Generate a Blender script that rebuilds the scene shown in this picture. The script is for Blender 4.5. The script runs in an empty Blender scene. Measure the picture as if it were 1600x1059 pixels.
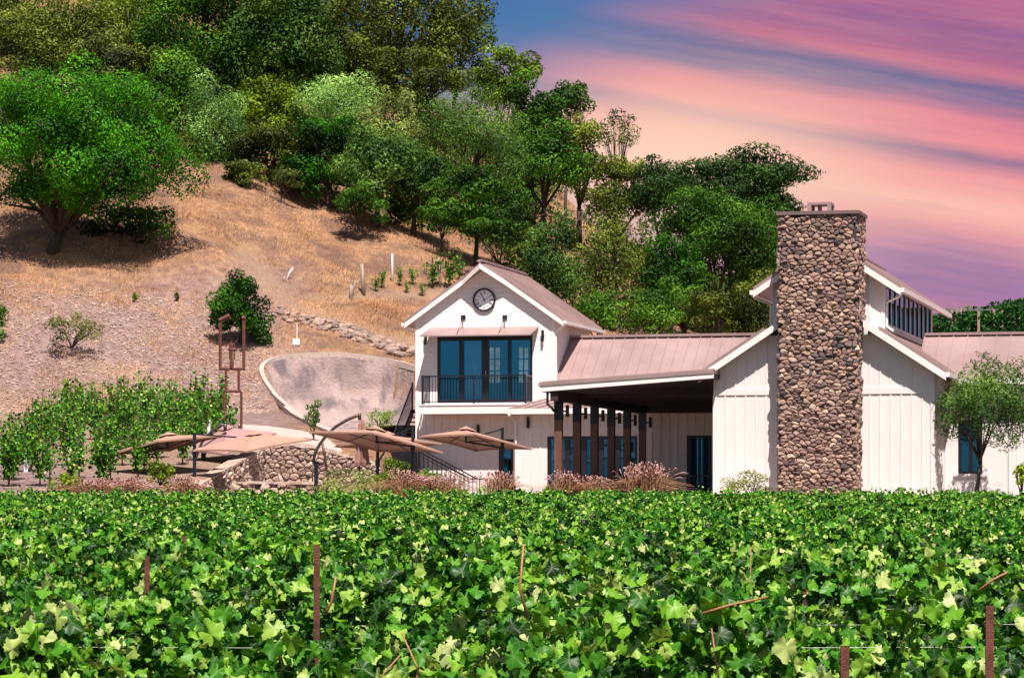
import bpy, math, random
import numpy as np
from mathutils import Matrix, Vector, noise as mnoise
random.seed(7); RNG = np.random.default_rng(7)
SC = bpy.context.scene; COL = SC.collection
F = 5000.0; CX = 800.0; HZ = 800.0            # focal length and horizon in photo pixels (1600 wide)
A = math.atan(1247/5000.0); CA, SA = math.cos(A), math.sin(A)   # the buildings are turned by A
RB = Matrix.Rotation(-A, 4, 'Z')
# ------------------------------------------------------------------ projection helpers
def W(px, py, Y): return Vector(((px-CX)/F*Y, Y, (HZ-py)/F*Y))
def PX(px, ly):
    dx = (px-CX)/F; return ly*(dx*CA-SA)/(dx*SA+CA)
def PY(px, ly): return ly/(((px-CX)/F)*SA+CA)
def PZ(py, px, ly): return (HZ-py)/F*PY(px, ly)
# ------------------------------------------------------------------ objects
MATS = {}
WM = {}                                        # world matrices of things
def tag(o, label=None, cat=None, group=None, kind=None):
    if label: o['label'] = label
    if cat: o['category'] = cat
    if group: o['group'] = group
    if kind: o['kind'] = kind
    return o
def wm(o): return WM.get(o.name, Matrix.Identity(4))
def empty(name, loc, rotz=0.0, label=None, cat=None, group=None, building=False):
    o = bpy.data.objects.new(name, None); COL.objects.link(o); o.empty_display_size = .3
    if building:
        loc = RB @ Vector(loc); rotz = -A
    o.location = loc; o.rotation_euler = (0, 0, rotz)
    WM[o.name] = Matrix.Translation(Vector(loc)) @ Matrix.Rotation(rotz, 4, 'Z')
    return tag(o, label, cat, group)
def link_mesh(name, me, parent, m):
    o = bpy.data.objects.new(name, me); COL.objects.link(o)
    WM[o.name] = m
    if parent is not None: o.parent = parent
    return o
def np_mesh(name, V, faces_flat, loop_totals, mat, smooth=False, tone=None, uv=None):
    me = bpy.data.meshes.new(name)
    nv = len(V); nf = len(loop_totals); nl = len(faces_flat)
    me.vertices.add(nv); me.vertices.foreach_set('co', np.asarray(V, dtype=np.float32).ravel())
    me.loops.add(nl); me.loops.foreach_set('vertex_index', np.asarray(faces_flat, dtype=np.int32))
    me.polygons.add(nf)
    lt = np.asarray(loop_totals, dtype=np.int32)
    ls = np.concatenate([[0], np.cumsum(lt)[:-1]]).astype(np.int32)
    me.polygons.foreach_set('loop_start', ls)
    me.polygons.foreach_set('loop_total', lt)
    me.polygons.foreach_set('use_smooth', np.full(nf, smooth, dtype=bool))
    if uv is not None:
        l = me.uv_layers.new(name='UVMap'); l.data.foreach_set('uv', np.asarray(uv, dtype=np.float32).ravel())
    me.update(calc_edges=True)
    if tone is not None:
        a = me.attributes.new('tone', 'FLOAT', 'FACE'); a.data.foreach_set('value', np.asarray(tone, dtype=np.float32))
    me.materials.append(mat)
    return me
def place(name, V, ff, lt, mat, parent=None, smooth=False, tone=None, uv=None):
    """V in world coordinates; origin at the base (top-level) or the parent's frame."""
    V = np.asarray(V, dtype=float)
    if parent is None:
        loc = Vector((float((V[:,0].min()+V[:,0].max())/2), float((V[:,1].min()+V[:,1].max())/2), float(V[:,2].min())))
        m = Matrix.Translation(loc); V = V-np.array(loc)
    else:
        m = wm(parent); mi = np.array(m.inverted()); V = V @ mi[:3,:3].T + mi[:3,3]
    me = np_mesh(name, V, ff, lt, mat, smooth, tone, uv)
    o = link_mesh(name, me, parent, m)
    if parent is None: o.location = m.to_translation()
    return o
class MB:
    """collects simple solids; frame RB means building coordinates"""
    def __init__(s, frame=None): s.v=[]; s.f=[]; s.t=[]; s.fr=frame; s.tone=0.5
    def add(s, vs, fs, tone=None):
        n=len(s.v); s.v+= [tuple(p) for p in vs]
        for f in fs: s.f.append([n+i for i in f]); s.t.append(s.tone if tone is None else tone)
    def box(s, x0,x1,y0,y1,z0,z1, tone=None):
        vs=[(x0,y0,z0),(x1,y0,z0),(x1,y1,z0),(x0,y1,z0),(x0,y0,z1),(x1,y0,z1),(x1,y1,z1),(x0,y1,z1)]
        s.add(vs,[(0,3,2,1),(4,5,6,7),(0,1,5,4),(1,2,6,5),(2,3,7,6),(3,0,4,7)],tone)
    def hull8(s, a, b, tone=None):
        """a: four points, b: the matching four points"""
        s.add(list(a)+list(b),[(3,2,1,0),(4,5,6,7),(0,1,5,4),(1,2,6,5),(2,3,7,6),(3,0,4,7)],tone)
    def prism(s, poly, d, tone=None):
        """poly list of points, extruded by vector d"""
        n=len(poly); d=Vector(d); P=[Vector(p) for p in poly]
        s.add(P+[p+d for p in P],[tuple(range(n-1,-1,-1)),tuple(range(n,2*n))]+[(i,(i+1)%n,n+(i+1)%n,n+i) for i in range(n)],tone)
    def bar(s, p, q, w, h=None, tone=None):
        h = w if h is None else h
        p=Vector(p); q=Vector(q); d=(q-p).normalized()
        up = Vector((0,0,1)) if abs(d.z)<.95 else Vector((0,1,0))
        a=d.cross(up).normalized()*w/2; b=a.cross(d).normalized()*h/2
        s.hull8([p-a-b,p+a-b,p+a+b,p-a+b],[q-a-b,q+a-b,q+a+b,q-a+b],tone)
    def tube(s, pts, rad, n=8, cap=True, tone=None):
        P=[Vector(p) for p in pts]
        if not hasattr(rad,'__len__'): rad=[rad]*len(P)
        vs=[]; fs=[]; prev=None
        for i,p in enumerate(P):
            d=(P[min(i+1,len(P)-1)]-P[max(i-1,0)]).normalized()
            if prev is None:
                up=Vector((0,0,1)) if abs(d.z)<.9 else Vector((1,0,0)); a=d.cross(up).normalized()
            else: a=(prev-d*prev.dot(d)).normalized()
            prev=a; b=d.cross(a)
            for k in range(n):
                t=2*math.pi*k/n; vs.append(p+(a*math.cos(t)+b*math.sin(t))*rad[i])
        for i in range(len(P)-1):
            for k in range(n):
                fs.append((i*n+k,i*n+(k+1)%n,(i+1)*n+(k+1)%n,(i+1)*n+k))
        if cap: fs.append(tuple(range(n-1,-1,-1))); fs.append(tuple(range((len(P)-1)*n,len(P)*n)))
        s.add(vs,fs,tone)
    def wall(s, x0,x1,y0,y1,z0,z1, holes=()):
        """wall panel in the xz plane, thickness y0..y1, rectangular holes (hx0,hx1,hz0,hz1)"""
        xs=sorted({x0,x1}|{min(max(h[i],x0),x1) for h in holes for i in (0,1)})
        for a,b in zip(xs,xs[1:]):
            c=(a+b)/2; hz=sorted([(h[2],h[3]) for h in holes if h[0]<c<h[1]]); z=z0
            for h0,h1 in hz:
                if h0>z+1e-4: s.box(a,b,y0,y1,z,h0)
                z=max(z,h1)
            if z<z1-1e-4: s.box(a,b,y0,y1,z,z1)
    def build(s, name, mat, parent=None, smooth=False, bevel=0):
        V=np.array([tuple(p) for p in s.v],dtype=float)
        if s.fr is not None:
            m=np.array(s.fr); V=V@m[:3,:3].T+m[:3,3]
        ff=[i for f in s.f for i in f]; lt=[len(f) for f in s.f]
        return place(name,V,ff,lt,mat,parent,smooth,tone=s.t)
def copy_thing(o, loc, rotz=None, label=None, scale=None):
    c=o.copy(); COL.objects.link(c); c.location=loc
    if rotz is not None: c.rotation_euler=(0,0,rotz)
    if scale: c.scale=scale if hasattr(scale,'__len__') else (scale,)*3
    if label: c['label']=label
    for ch in o.children:
        d=ch.copy(); COL.objects.link(d); d.parent=c
        for g in ch.children:
            e=g.copy(); COL.objects.link(e); e.parent=d
    return c
# ------------------------------------------------------------------ materials
def newmat(name):
    m=bpy.data.materials.new(name); m.use_nodes=True; nt=m.node_tree
    for n in list(nt.nodes): nt.nodes.remove(n)
    out=nt.nodes.new('ShaderNodeOutputMaterial'); MATS[name]=m
    return m,nt,out
def nd(nt,t,**k):
    n=nt.nodes.new(t)
    for a,b in k.items(): setattr(n,a,b)
    return n
def ramp(nt, fac, stops):
    r=nd(nt,'ShaderNodeValToRGB'); e=r.color_ramp.elements
    while len(e)<len(stops): e.new(.5)
    for i,(p,c) in enumerate(stops): e[i].position=p; e[i].color=(*c,1)
    nt.links.new(fac,r.inputs[0]); return r.outputs[0]
def noise(nt, scale, detail=4, vec=None, rough=.55, sc=None):
    n=nd(nt,'ShaderNodeTexNoise'); n.inputs['Scale'].default_value=scale; n.inputs['Detail'].default_value=detail
    n.inputs['Roughness'].default_value=rough
    if vec is None:
        g=nd(nt,'ShaderNodeNewGeometry'); vec=g.outputs['Position']
    if sc:
        mp=nd(nt,'ShaderNodeMapping'); mp.inputs['Scale'].default_value=sc; nt.links.new(vec,mp.inputs[0]); vec=mp.outputs[0]
    nt.links.new(vec,n.inputs['Vector']); return n.outputs['Fac']
def mth(nt, op, a, b=None, c=None):
    n=nd(nt,'ShaderNodeMath',operation=op)
    for i,x in enumerate((a,b,c)):
        if x is None: continue
        if isinstance(x,(int,float)): n.inputs[i].default_value=x
        else: nt.links.new(x,n.inputs[i])
    return n.outputs[0]
def mixc(nt, f, a, b, mode='MIX'):
    n=nd(nt,'ShaderNodeMix',data_type='RGBA',blend_type=mode)
    for i,x in ((0,f),(6,a),(7,b)):
        if isinstance(x,(int,float)): n.inputs[i].default_value=x
        elif isinstance(x,tuple): n.inputs[i].default_value=(*x,1)
        else: nt.links.new(x,n.inputs[i])
    return n.outputs[2]
def princ(nt,out,col,rough=.7,metal=0,bump=None,bstr=.3,bdist=.02,spec=None):
    p=nd(nt,'ShaderNodeBsdfPrincipled')
    if isinstance(col,tuple): p.inputs['Base Color'].default_value=(*col,1)
    else: nt.links.new(col,p.inputs['Base Color'])
    if isinstance(rough,(int,float)): p.inputs['Roughness'].default_value=rough
    else: nt.links.new(rough,p.inputs['Roughness'])
    p.inputs['Metallic'].default_value=metal
    if spec is not None: p.inputs['Specular IOR Level'].default_value=spec
    if bump is not None:
        b=nd(nt,'ShaderNodeBump'); b.inputs['Strength'].default_value=bstr; b.inputs['Distance'].default_value=bdist
        nt.links.new(bump,b.inputs['Height']); nt.links.new(b.outputs[0],p.inputs['Normal'])
    nt.links.new(p.outputs[0],out.inputs[0]); return p
def simple(name,col,rough=.6,metal=0,var=.12,scale=3.0,bump=.15,sc=None):
    m,nt,out=newmat(name); n=noise(nt,scale,5,sc=sc)
    c0=tuple(max(0,x*(1-var)) for x in col); c1=tuple(min(1,x*(1+var)) for x in col)
    c=ramp(nt,n,[(.3,c0),(.7,c1)]); n2=noise(nt,scale*9,3)
    princ(nt,out,c,rough,metal,n2,bump,.01); return m
def tone_attr(nt):
    a=nd(nt,'ShaderNodeAttribute'); a.attribute_name='tone'; return a.outputs['Fac']
def leafmat(name, stops, trans=.24, gloss=.12, rough=.45, veins=False, tcol=1.25):
    m,nt,out=newmat(name); c=ramp(nt,tone_attr(nt),stops)
    if veins:
        uv=nd(nt,'ShaderNodeUVMap'); sp=nd(nt,'ShaderNodeSeparateXYZ'); nt.links.new(uv.outputs[0],sp.inputs[0])
        ang=mth(nt,'ARCTAN2',sp.outputs[0],sp.outputs[1])
        fr=mth(nt,'ABSOLUTE',mth(nt,'SUBTRACT',mth(nt,'FRACT',mth(nt,'ADD',mth(nt,'DIVIDE',ang,.87),.5)),.5))
        r=mth(nt,'SQRT',mth(nt,'ADD',mth(nt,'MULTIPLY',sp.outputs[0],sp.outputs[0]),mth(nt,'MULTIPLY',sp.outputs[1],sp.outputs[1])))
        v=mth(nt,'LESS_THAN',mth(nt,'MULTIPLY',fr,r),.011)
        c=mixc(nt,mth(nt,'MULTIPLY',v,.30),c,(.28,.36,.12))
        blot=noise(nt,35,3); c=mixc(nt,mth(nt,'MULTIPLY',blot,.35),c,(.02,.05,.01))
    p=nd(nt,'ShaderNodeBsdfPrincipled'); nt.links.new(c,p.inputs['Base Color']); p.inputs['Roughness'].default_value=rough
    p.inputs['Specular IOR Level'].default_value=gloss
    t=nd(nt,'ShaderNodeBsdfTranslucent')
    c2=mixc(nt,1.0,c,(tcol,tcol*1.05,.55),'MULTIPLY'); nt.links.new(c2,t.inputs[0])
    mx=nd(nt,'ShaderNodeMixShader'); mx.inputs[0].default_value=trans
    nt.links.new(p.outputs[0],mx.inputs[1]); nt.links.new(t.outputs[0],mx.inputs[2]); nt.links.new(mx.outputs[0],out.inputs[0])
    return m
# painted siding: horizontal laps
def siding(name,col,laps):
    m,nt,out=newmat(name); g=nd(nt,'ShaderNodeNewGeometry'); sp=nd(nt,'ShaderNodeSeparateXYZ'); nt.links.new(g.outputs['Position'],sp.inputs[0])
    n=noise(nt,1.2,5); c=ramp(nt,n,[(.3,tuple(x*.95 for x in col)),(.7,col)])
    streak=noise(nt,2.2,4,sc=(6,6,.35)); c=mixc(nt,ramp(nt,streak,[(.55,(0,0,0)),(.85,(.26,.26,.26))]),c,(.42,.35,.29))
    if laps:
        fr=mth(nt,'FRACT',mth(nt,'DIVIDE',sp.outputs[2],.19))
        gap=mth(nt,'LESS_THAN',fr,.06); c=mixc(nt,mth(nt,'MULTIPLY',gap,.35),c,(.3,.26,.24))
        princ(nt,out,c,.5,0,mth(nt,'SUBTRACT',1,fr),.8,.03)
    else: princ(nt,out,c,.5,0,noise(nt,25,3),.08,.01)
    return m
M={}
M['lap']=siding('painted_lap_siding',(.74,.66,.63),True)
M['batten']=siding('painted_board_siding',(.74,.66,.64),False)
M['trim']=simple('white_trim',(.76,.68,.65),.45,0,.04)
M['roof']=simple('metal_roofing',(.30,.20,.19),.42,.1,.17,.7,.08)
M['flash']=simple('roof_flashing',(.17,.11,.11),.5,.1,.1,1)
M['black']=simple('black_metal',(.012,.013,.02),.4,.3,.2)
M['frame']=simple('dark_window_frame',(.010,.011,.018),.35,.1,.2)
M['wood']=simple('stained_timber',(.11,.045,.028),.6,0,.3,6,.3,(1,1,.15))
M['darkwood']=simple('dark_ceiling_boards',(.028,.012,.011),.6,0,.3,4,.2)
M['dark']=simple('dark_room_surfaces',(.05,.055,.07),.8,0,.2)
M['rust']=simple('rusted_steel',(.13,.04,.025),.8,.2,.5,18,.5)
M['post']=simple('weathered_wood',(.30,.22,.17),.9,0,.35,9,.6,(1,1,.1))
M['bronze']=simple('bronze_tube',(.07,.045,.04),.45,.4,.2)
M['concrete']=simple('pale_concrete',(.42,.32,.28),.85,0,.12,2.5,.4)
M['paving']=simple('pale_paving',(.36,.28,.25),.85,0,.15,2.5,.4)
M['whitepl']=simple('white_plastic',(.75,.72,.7),.5,0,.06)
M['bark']=simple('bark',(.055,.038,.03),.95,0,.4,7,.9,(1,1,.25))
M['palebark']=simple('pale_bark',(.20,.165,.14),.95,0,.3,7,.8,(1,1,.25))
M['cane']=simple('vine_cane',(.30,.12,.06),.6,0,.3,10,.3)
M['wire']=simple('wire',(.35,.33,.32),.4,.8,.1)
M['canvas']=simple('tan_canvas',(.35,.20,.145),.8,0,.05,1.5,.1)
M['canvas2']=simple('rose_canvas',(.30,.16,.155),.8,0,.05,1.5,.1)
M['clockface']=simple('clock_face',(.80,.76,.78),.4,0,.03)
# glass: partly see-through, partly mirror
m,nt,out=newmat('window_glass'); g=nd(nt,'ShaderNodeBsdfGlossy'); g.inputs['Roughness'].default_value=.03; g.inputs['Color'].default_value=(.07,.40,.85,1)
t=nd(nt,'ShaderNodeBsdfTransparent'); t.inputs[0].default_value=(.80,.94,.98,1)
mx=nd(nt,'ShaderNodeMixShader'); mx.inputs[0].default_value=.2
nt.links.new(t.outputs[0],mx.inputs[1]); nt.links.new(g.outputs[0],mx.inputs[2]); nt.links.new(mx.outputs[0],out.inputs[0]); M['glass']=m
# stone
def stonemat(name, stops, bstr=.6):
    m,nt,out=newmat(name); c=ramp(nt,tone_attr(nt),stops); n=noise(nt,14,6); c=mixc(nt,ramp(nt,n,[(.35,(0,0,0)),(.75,(.5,.5,.5))]),c,(.10,.075,.07))
    n3=noise(nt,5,3); c=mixc(nt,ramp(nt,n3,[(.5,(0,0,0)),(.8,(.35,.35,.35))]),c,(.46,.30,.20))
    princ(nt,out,c,.9,0,noise(nt,40,6),bstr,.03); return m
M['cstone']=stonemat('chimney_stone',[(0,(.075,.055,.06)),(.3,(.23,.14,.125)),(.55,(.35,.21,.165)),(.8,(.47,.30,.215)),(1,(.58,.43,.33))])
M['wstone']=stonemat('fieldstone',[(0,(.20,.13,.11)),(.4,(.38,.255,.20)),(.7,(.50,.355,.28)),(1,(.60,.47,.38))])
M['mortar']=simple('mortar',(.05,.035,.032),.95,0,.2,8,.5)
M['wmortar']=simple('pale_mortar',(.17,.12,.10),.95,0,.2,8,.5)
# shotcrete
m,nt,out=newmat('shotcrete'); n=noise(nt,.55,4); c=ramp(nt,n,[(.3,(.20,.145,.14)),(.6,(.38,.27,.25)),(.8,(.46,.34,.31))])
s2=noise(nt,1.4,5,sc=(1,1,.25)); c=mixc(nt,ramp(nt,s2,[(.50,(0,0,0)),(.66,(.9,.9,.9))]),c,(.13,.10,.11))  # dark stains that also paint shadow patches into the hollow's colour
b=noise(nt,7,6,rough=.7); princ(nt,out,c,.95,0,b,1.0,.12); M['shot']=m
# foliage palettes
def pal(d,m_,l,h):
    k=lambda c,f:(c[0]*1.3*f,c[1]*1.4*f,c[2]*.55*f)
    return [(0,k(d,.4)),(.35,k(m_,.85)),(.7,k(l,1.25)),(1,k(h,1.3))]
M['t_bright']=leafmat('bright_oak_leaves',pal((.008,.028,.004),(.025,.10,.008),(.055,.19,.015),(.12,.28,.04)))
M['t_green']=leafmat('green_leaves',pal((.012,.025,.007),(.03,.075,.015),(.06,.13,.025),(.12,.20,.05)))
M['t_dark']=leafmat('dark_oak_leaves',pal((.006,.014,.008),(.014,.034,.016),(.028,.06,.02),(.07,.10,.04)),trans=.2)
M['t_silver']=leafmat('silvery_leaves',pal((.015,.035,.02),(.06,.12,.06),(.15,.24,.15),(.29,.38,.30)))
M['t_grey']=leafmat('grey_green_leaves',pal((.03,.035,.025),(.09,.11,.06),(.19,.21,.13),(.36,.36,.27)))
M['t_sage']=leafmat('sage_leaves',pal((.012,.028,.014),(.035,.075,.035),(.075,.13,.06),(.15,.20,.10)))
M['t_yellow']=leafmat('yellow_green_leaves',pal((.02,.035,.006),(.07,.11,.012),(.15,.20,.025),(.30,.32,.06)))
M['t_olive']=leafmat('olive_leaves',pal((.014,.02,.008),(.045,.058,.018),(.10,.115,.04),(.22,.22,.11)))
M['t_brown']=leafmat('dry_brown_leaves',pal((.03,.02,.01),(.11,.075,.03),(.22,.15,.06),(.36,.28,.13)))
M['vine']=leafmat('vine_leaves',[(0,(.003,.02,.002)),(.25,(.010,.075,.004)),(.5,(.05,.215,.008)),(.75,(.19,.40,.022)),(.92,(.42,.52,.13)),(1,(.50,.55,.22))],trans=.22,gloss=.2,rough=.42,veins=True)
M['vinefar']=leafmat('distant_vine_leaves',[(0,(.003,.018,.002)),(.25,(.010,.07,.004)),(.5,(.046,.19,.008)),(.75,(.17,.35,.022)),(.92,(.38,.47,.12)),(1,(.46,.48,.2))],trans=.2,gloss=.15,rough=.5)
M['plume']=leafmat('grass_plumes',[(0,(.20,.08,.075)),(.5,(.50,.27,.24)),(1,(.72,.48,.42))],trans=.3,gloss=.1,rough=.8,tcol=1)
M['blade']=leafmat('dry_grass_blades',[(0,(.24,.12,.07)),(.5,(.54,.30,.165)),(1,(.76,.49,.29))],trans=.25,gloss=.1,rough=.8,tcol=1)
# ------------------------------------------------------------------ terrain
TY=[0,13,16,26,42,60,80,101]; TZ=[-.43,-.416,-.35,-.27,-.19,-.036,.27,.60]
RX=[-80,-40,-25,-15,-9.4,-5,0,4,8,18,25,40,80]; RZ=[46,42,38,33,28,25,22,19,16,11.5,10,10,9]
def top_z(Y): return np.interp(Y,TY,TZ)
RIM=[(575,697),(540,684),(500,668),(465,650),(432,622),(412,592),(408,576),(420,563),(455,557),(530,554),(600,562),(650,576),(720,596)]
def sm(t): t=np.clip(t,0,1); return t*t*(3-2*t)
def ground_raw(X,Y):
    X=np.asarray(X,float); Y=np.asarray(Y,float)
    nat=.6+.112*(np.clip(Y,104,138)-104)
    zr=np.interp(X,RX,RZ); t=(Y-138)/62.0
    hill=np.where(t<1,(zr-4.4)*np.clip(t,0,1),(zr-4.4)*(1-.0*t)-.12*np.clip(Y-200,0,80))
    soft=sm((Y-138)/6)
    bump=soft*(.35*np.sin(X*.31+1.3+Y*.05)*np.cos(Y*.23+X*.07)+.18*np.sin(X*.9+Y*.5)+.1*np.sin(Y*1.3-X*.6))
    z=nat+hill*1.0+bump*np.clip((Y-138)/15,0,1)
    # right part sits lower between pad and hill
    px=CX+X/np.maximum(Y,1)*F
    low=sm((px-598)/45)
    pad=np.where(Y<118,.25,.25+ (z-.25)*sm((Y-126)/14))
    z=z*(1-low)+np.minimum(pad,z)*low
    # terrace cut right of the return wall
    lineX=-10.5+(Y-108)*(.12+.0); ter=(X>lineX)&(Y<118)
    z=np.where(ter,.25,z)
    front=top_z(Y)-1.9
    k=sm((Y-101)/3); z=np.where(Y<104,front*(1-k)+np.where(ter,.25,.6)*k,z)
    far=np.clip((Y-280)/200,0,1); z=z*(1-far)+(-1)*far
    return z
def ground1(x,y): return float(ground_raw(x,y))
def hit(px,py,y0=104.5,y1=230):
    """first terrain point along the ray of a photo pixel"""
    Y=np.arange(y0,y1,.1); X=(px-CX)/F*Y; z=(HZ-py)/F*Y; g=ground_raw(X,Y)
    i=np.where(g>=z)[0]
    Yh=float(Y[i[0]]) if len(i) else y1
    return Vector(((px-CX)/F*Yh,Yh,ground1((px-CX)/F*Yh,Yh)))
rim=[hit(px,py,121 if i<4 else 128,170) for i,(px,py) in enumerate(RIM)]
def inside(X,Y,poly):
    r=np.zeros(X.shape,bool); n=len(poly)
    for i in range(n):
        x0,y0=poly[i]; x1,y1=poly[(i+1)%n]
        c=((y0>Y)!=(y1>Y))&(X<(x1-x0)*(Y-y0)/((y1-y0) if y1!=y0 else 1e-9)+x0); r^=c
    return r
CUT=[(p.x+.25*(1 if i<7 else 0),p.y-.15) for i,p in enumerate(rim)]+[(1.0,130),(-4.5,124.5)]
def ground_cut(X,Y):
    z=ground_raw(X,Y); ins=inside(X,Y,CUT)
    return np.where(ins,np.minimum(z,2.4+.05*(Y-124)),z)
def spaced(pts):
    out=[]
    for a,b,st in pts: out+=list(np.arange(a,b,st))
    return np.array(sorted(set(np.round(out,4))))
xs=spaced([(-900,-200,70),(-200,-60,10),(-60,-26,1.2),(-26,26,.4),(26,60,1.2),(60,200,10),(200,901,70)])
ys=spaced([(-60,4,4),(4,100,1.5),(100,150,.35),(150,215,.5),(215,300,5),(300,1600,90)])
GX,GY=np.meshgrid(xs,ys); GZ=ground_cut(GX,GY)
V=np.stack([GX.ravel(),GY.ravel(),GZ.ravel()],1); nx=len(xs); ny=len(ys)
I=np.arange((ny-1)*(nx-1)); r=I//(nx-1); c_=I%(nx-1); a0=r*nx+c_
FF=np.stack([a0,a0+1,a0+nx+1,a0+nx],1)
# ground colour zones, as real soil / straw / bare earth
m,nt,out=newmat('hillside_ground')
zone=nd(nt,'ShaderNodeAttribute'); zone.attribute_name='zone'; zs=nd(nt,'ShaderNodeSeparateColor'); nt.links.new(zone.outputs['Color'],zs.inputs[0])
n1=noise(nt,.35,6); n2=noise(nt,2.5,6,rough=.7); n3=noise(nt,9,5,rough=.75)
straw=ramp(nt,n2,[(.3,(.28,.14,.08)),(.5,(.52,.28,.16)),(.72,(.66,.40,.22))])
rub=ramp(nt,n2,[(.28,(.20,.12,.115)),(.5,(.42,.27,.25)),(.7,(.60,.44,.40))])
patch=ramp(nt,noise(nt,.6,5),[(.42,(0,0,0)),(.6,(.85,.85,.85))])
straw=mixc(nt,patch,straw,ramp(nt,n3,[(.3,(.17,.095,.075)),(.7,(.33,.20,.15))]))
grn=ramp(nt,noise(nt,1.1,4),[(.6,(0,0,0)),(.75,(.5,.5,.5))]); rub=mixc(nt,grn,rub,(.16,.14,.08))
c=mixc(nt,zs.outputs[0],straw,rub); bare=ramp(nt,n3,[(.3,(.42,.26,.175)),(.7,(.58,.39,.27))])
c=mixc(nt,zs.outputs[1],c,bare); c=mixc(nt,zs.outputs[2],c,ramp(nt,n2,[(.3,(.05,.03,.02)),(.7,(.12,.08,.05))]))
hb=mth(nt,'ADD',n3,mth(nt,'MULTIPLY',n2,1.5)); princ(nt,out,c,.95,0,hb,1.0,.25,spec=.1); M['ground']=m
g_ob=place('ground',V,FF.ravel(),np.full(len(FF),4),M['ground'],None,True)
g_ob['kind']='structure'
PXg=CX+GX/np.maximum(GY,5)*F; PYg=HZ-GZ/np.maximum(GY,5)*F
def polydist(P,Q,pts):
    d=np.full(P.shape,1e9)
    for (x0,y0),(x1,y1) in zip(pts,pts[1:]):
        L=(x1-x0)**2+(y1-y0)**2; t=np.clip(((P-x0)*(x1-x0)+(Q-y0)*(y1-y0))/L,0,1)
        d=np.minimum(d,np.hypot(P-x0-t*(x1-x0),(Q-y0-t*(y1-y0))*1.6))
    return d
rubz=sm((PYg-395+ (PXg-250)*.12)/90)*sm((520-PXg)/120)
TR1=[(380,395),(440,470),(520,505),(600,530),(680,545)]; TR2=[(470,470),(560,462),(720,460)]
d1=polydist(PXg,PYg,[(380,395),(440,470),(520,505),(600,530),(680,545)]); d2=polydist(PXg,PYg,[(470,470),(560,462),(720,460)])
d3=polydist(PXg,PYg,[(150,578),(215,585)]); d4=polydist(PXg,PYg,[(110,605),(200,612),(300,615)]); d5=polydist(PXg,PYg,[(0,660),(150,700),(330,735)])
bare_=np.maximum.reduce([.8*sm((34-d1)/26),.7*sm((18-d2)/14),.8*sm((18-d3)/12),.7*sm((22-d4)/14),.75*sm((90-d5)/60)])
soil=np.where(GY<102,1.,0.)
me=g_ob.data; ca=me.color_attributes.new('zone','FLOAT_COLOR','POINT')
ca.data.foreach_set('color',np.stack([rubz.ravel(),bare_.ravel(),soil.ravel(),np.ones(rubz.size)],1).astype(np.float32).ravel())
# ------------------------------------------------------------------ leaf clouds
def frames(N):
    N=N/np.maximum(np.linalg.norm(N,axis=1,keepdims=True),1e-9)
    R=RNG.normal(size=N.shape); U=np.cross(N,R); U/=np.maximum(np.linalg.norm(U,axis=1,keepdims=True),1e-9)
    return N,U,np.cross(N,U)
def leaf_mesh(P,N,size,tone,shape,fold=.15,hang=None):
    """shape: (verts2d (k,3), faces)"""
    sv,sf=shape; n=len(P); k=len(sv); N,U,Vv=frames(N)
    if hang is not None:    # leaf tip droops
        D=np.array([0,0,-1.0])+RNG.normal(size=N.shape)*hang
        Vv=D-N*np.sum(D*N,1,keepdims=True); Vv/=np.maximum(np.linalg.norm(Vv,axis=1,keepdims=True),1e-9); U=np.cross(Vv,N)
    size=np.broadcast_to(size,(n,))[:,None,None]
    X=sv[None,:,0,None]*U[:,None,:]+sv[None,:,1,None]*Vv[:,None,:]+sv[None,:,2,None]*N[:,None,:]*1.0
    VV=(P[:,None,:]+X*size).reshape(-1,3)
    ff=[]; 
    base=(np.arange(n)*k)[:,None]
    lens=[len(f) for f in sf]; flat=np.array([i for f in sf for i in f])
    FFl=(base+flat[None,:]).ravel(); LT=np.tile(lens,n); T=np.repeat(tone,len(sf))
    uv=np.tile(sv[flat,:2],(n,1)); return VV,FFl,LT,T,uv
DIA=(np.array([(0,-.5,0),(.34,.02,.12),(0,.5,0),(-.34,.02,.12)]),[(0,1,2,3)])
SLIM=(np.array([(0,-.5,0),(.16,0,.05),(0,.5,0),(-.16,0,.05)]),[(0,1,2,3)])
def grape(nseg):
    pts=[(0,0,0)]
    tips=[0,1.08,-1.08,2.1,-2.1]; tl=[.56,.50,.50,.40,.40]
    for i in range(nseg):
        a=math.pi*2*i/nseg; d=((a+math.pi)%(2*math.pi))-math.pi
        r=.36
        for t_,l_ in zip(tips,tl):
            q=abs(d-t_); r=max(r,l_-.27*q-.10*q*q if q<1 else 0)
        r+=(.028 if i%2 else -.022)*(1 if nseg>12 else 0)
        if abs(d)>2.85: r=.13
        pts.append((math.sin(a)*r,math.cos(a)*r,.30*r*r-.42*abs(math.sin(a))*r+.05*math.cos(5*a)+.07*math.sin(3*a+1)-.25*max(0,math.cos(a))*r*r))
    return np.array(pts),[(0,1+i,1+(i+1)%nseg) for i in range(nseg)]
G20=grape(32); G10=grape(12)
G6=(np.array([(0,-.32,0),(.34,-.2,.06),(.38,.16,-.03),(0,.5,.05),(-.38,.16,-.03),(-.34,-.2,.06)]),[(0,1,2,3),(0,3,4,5)])
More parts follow.
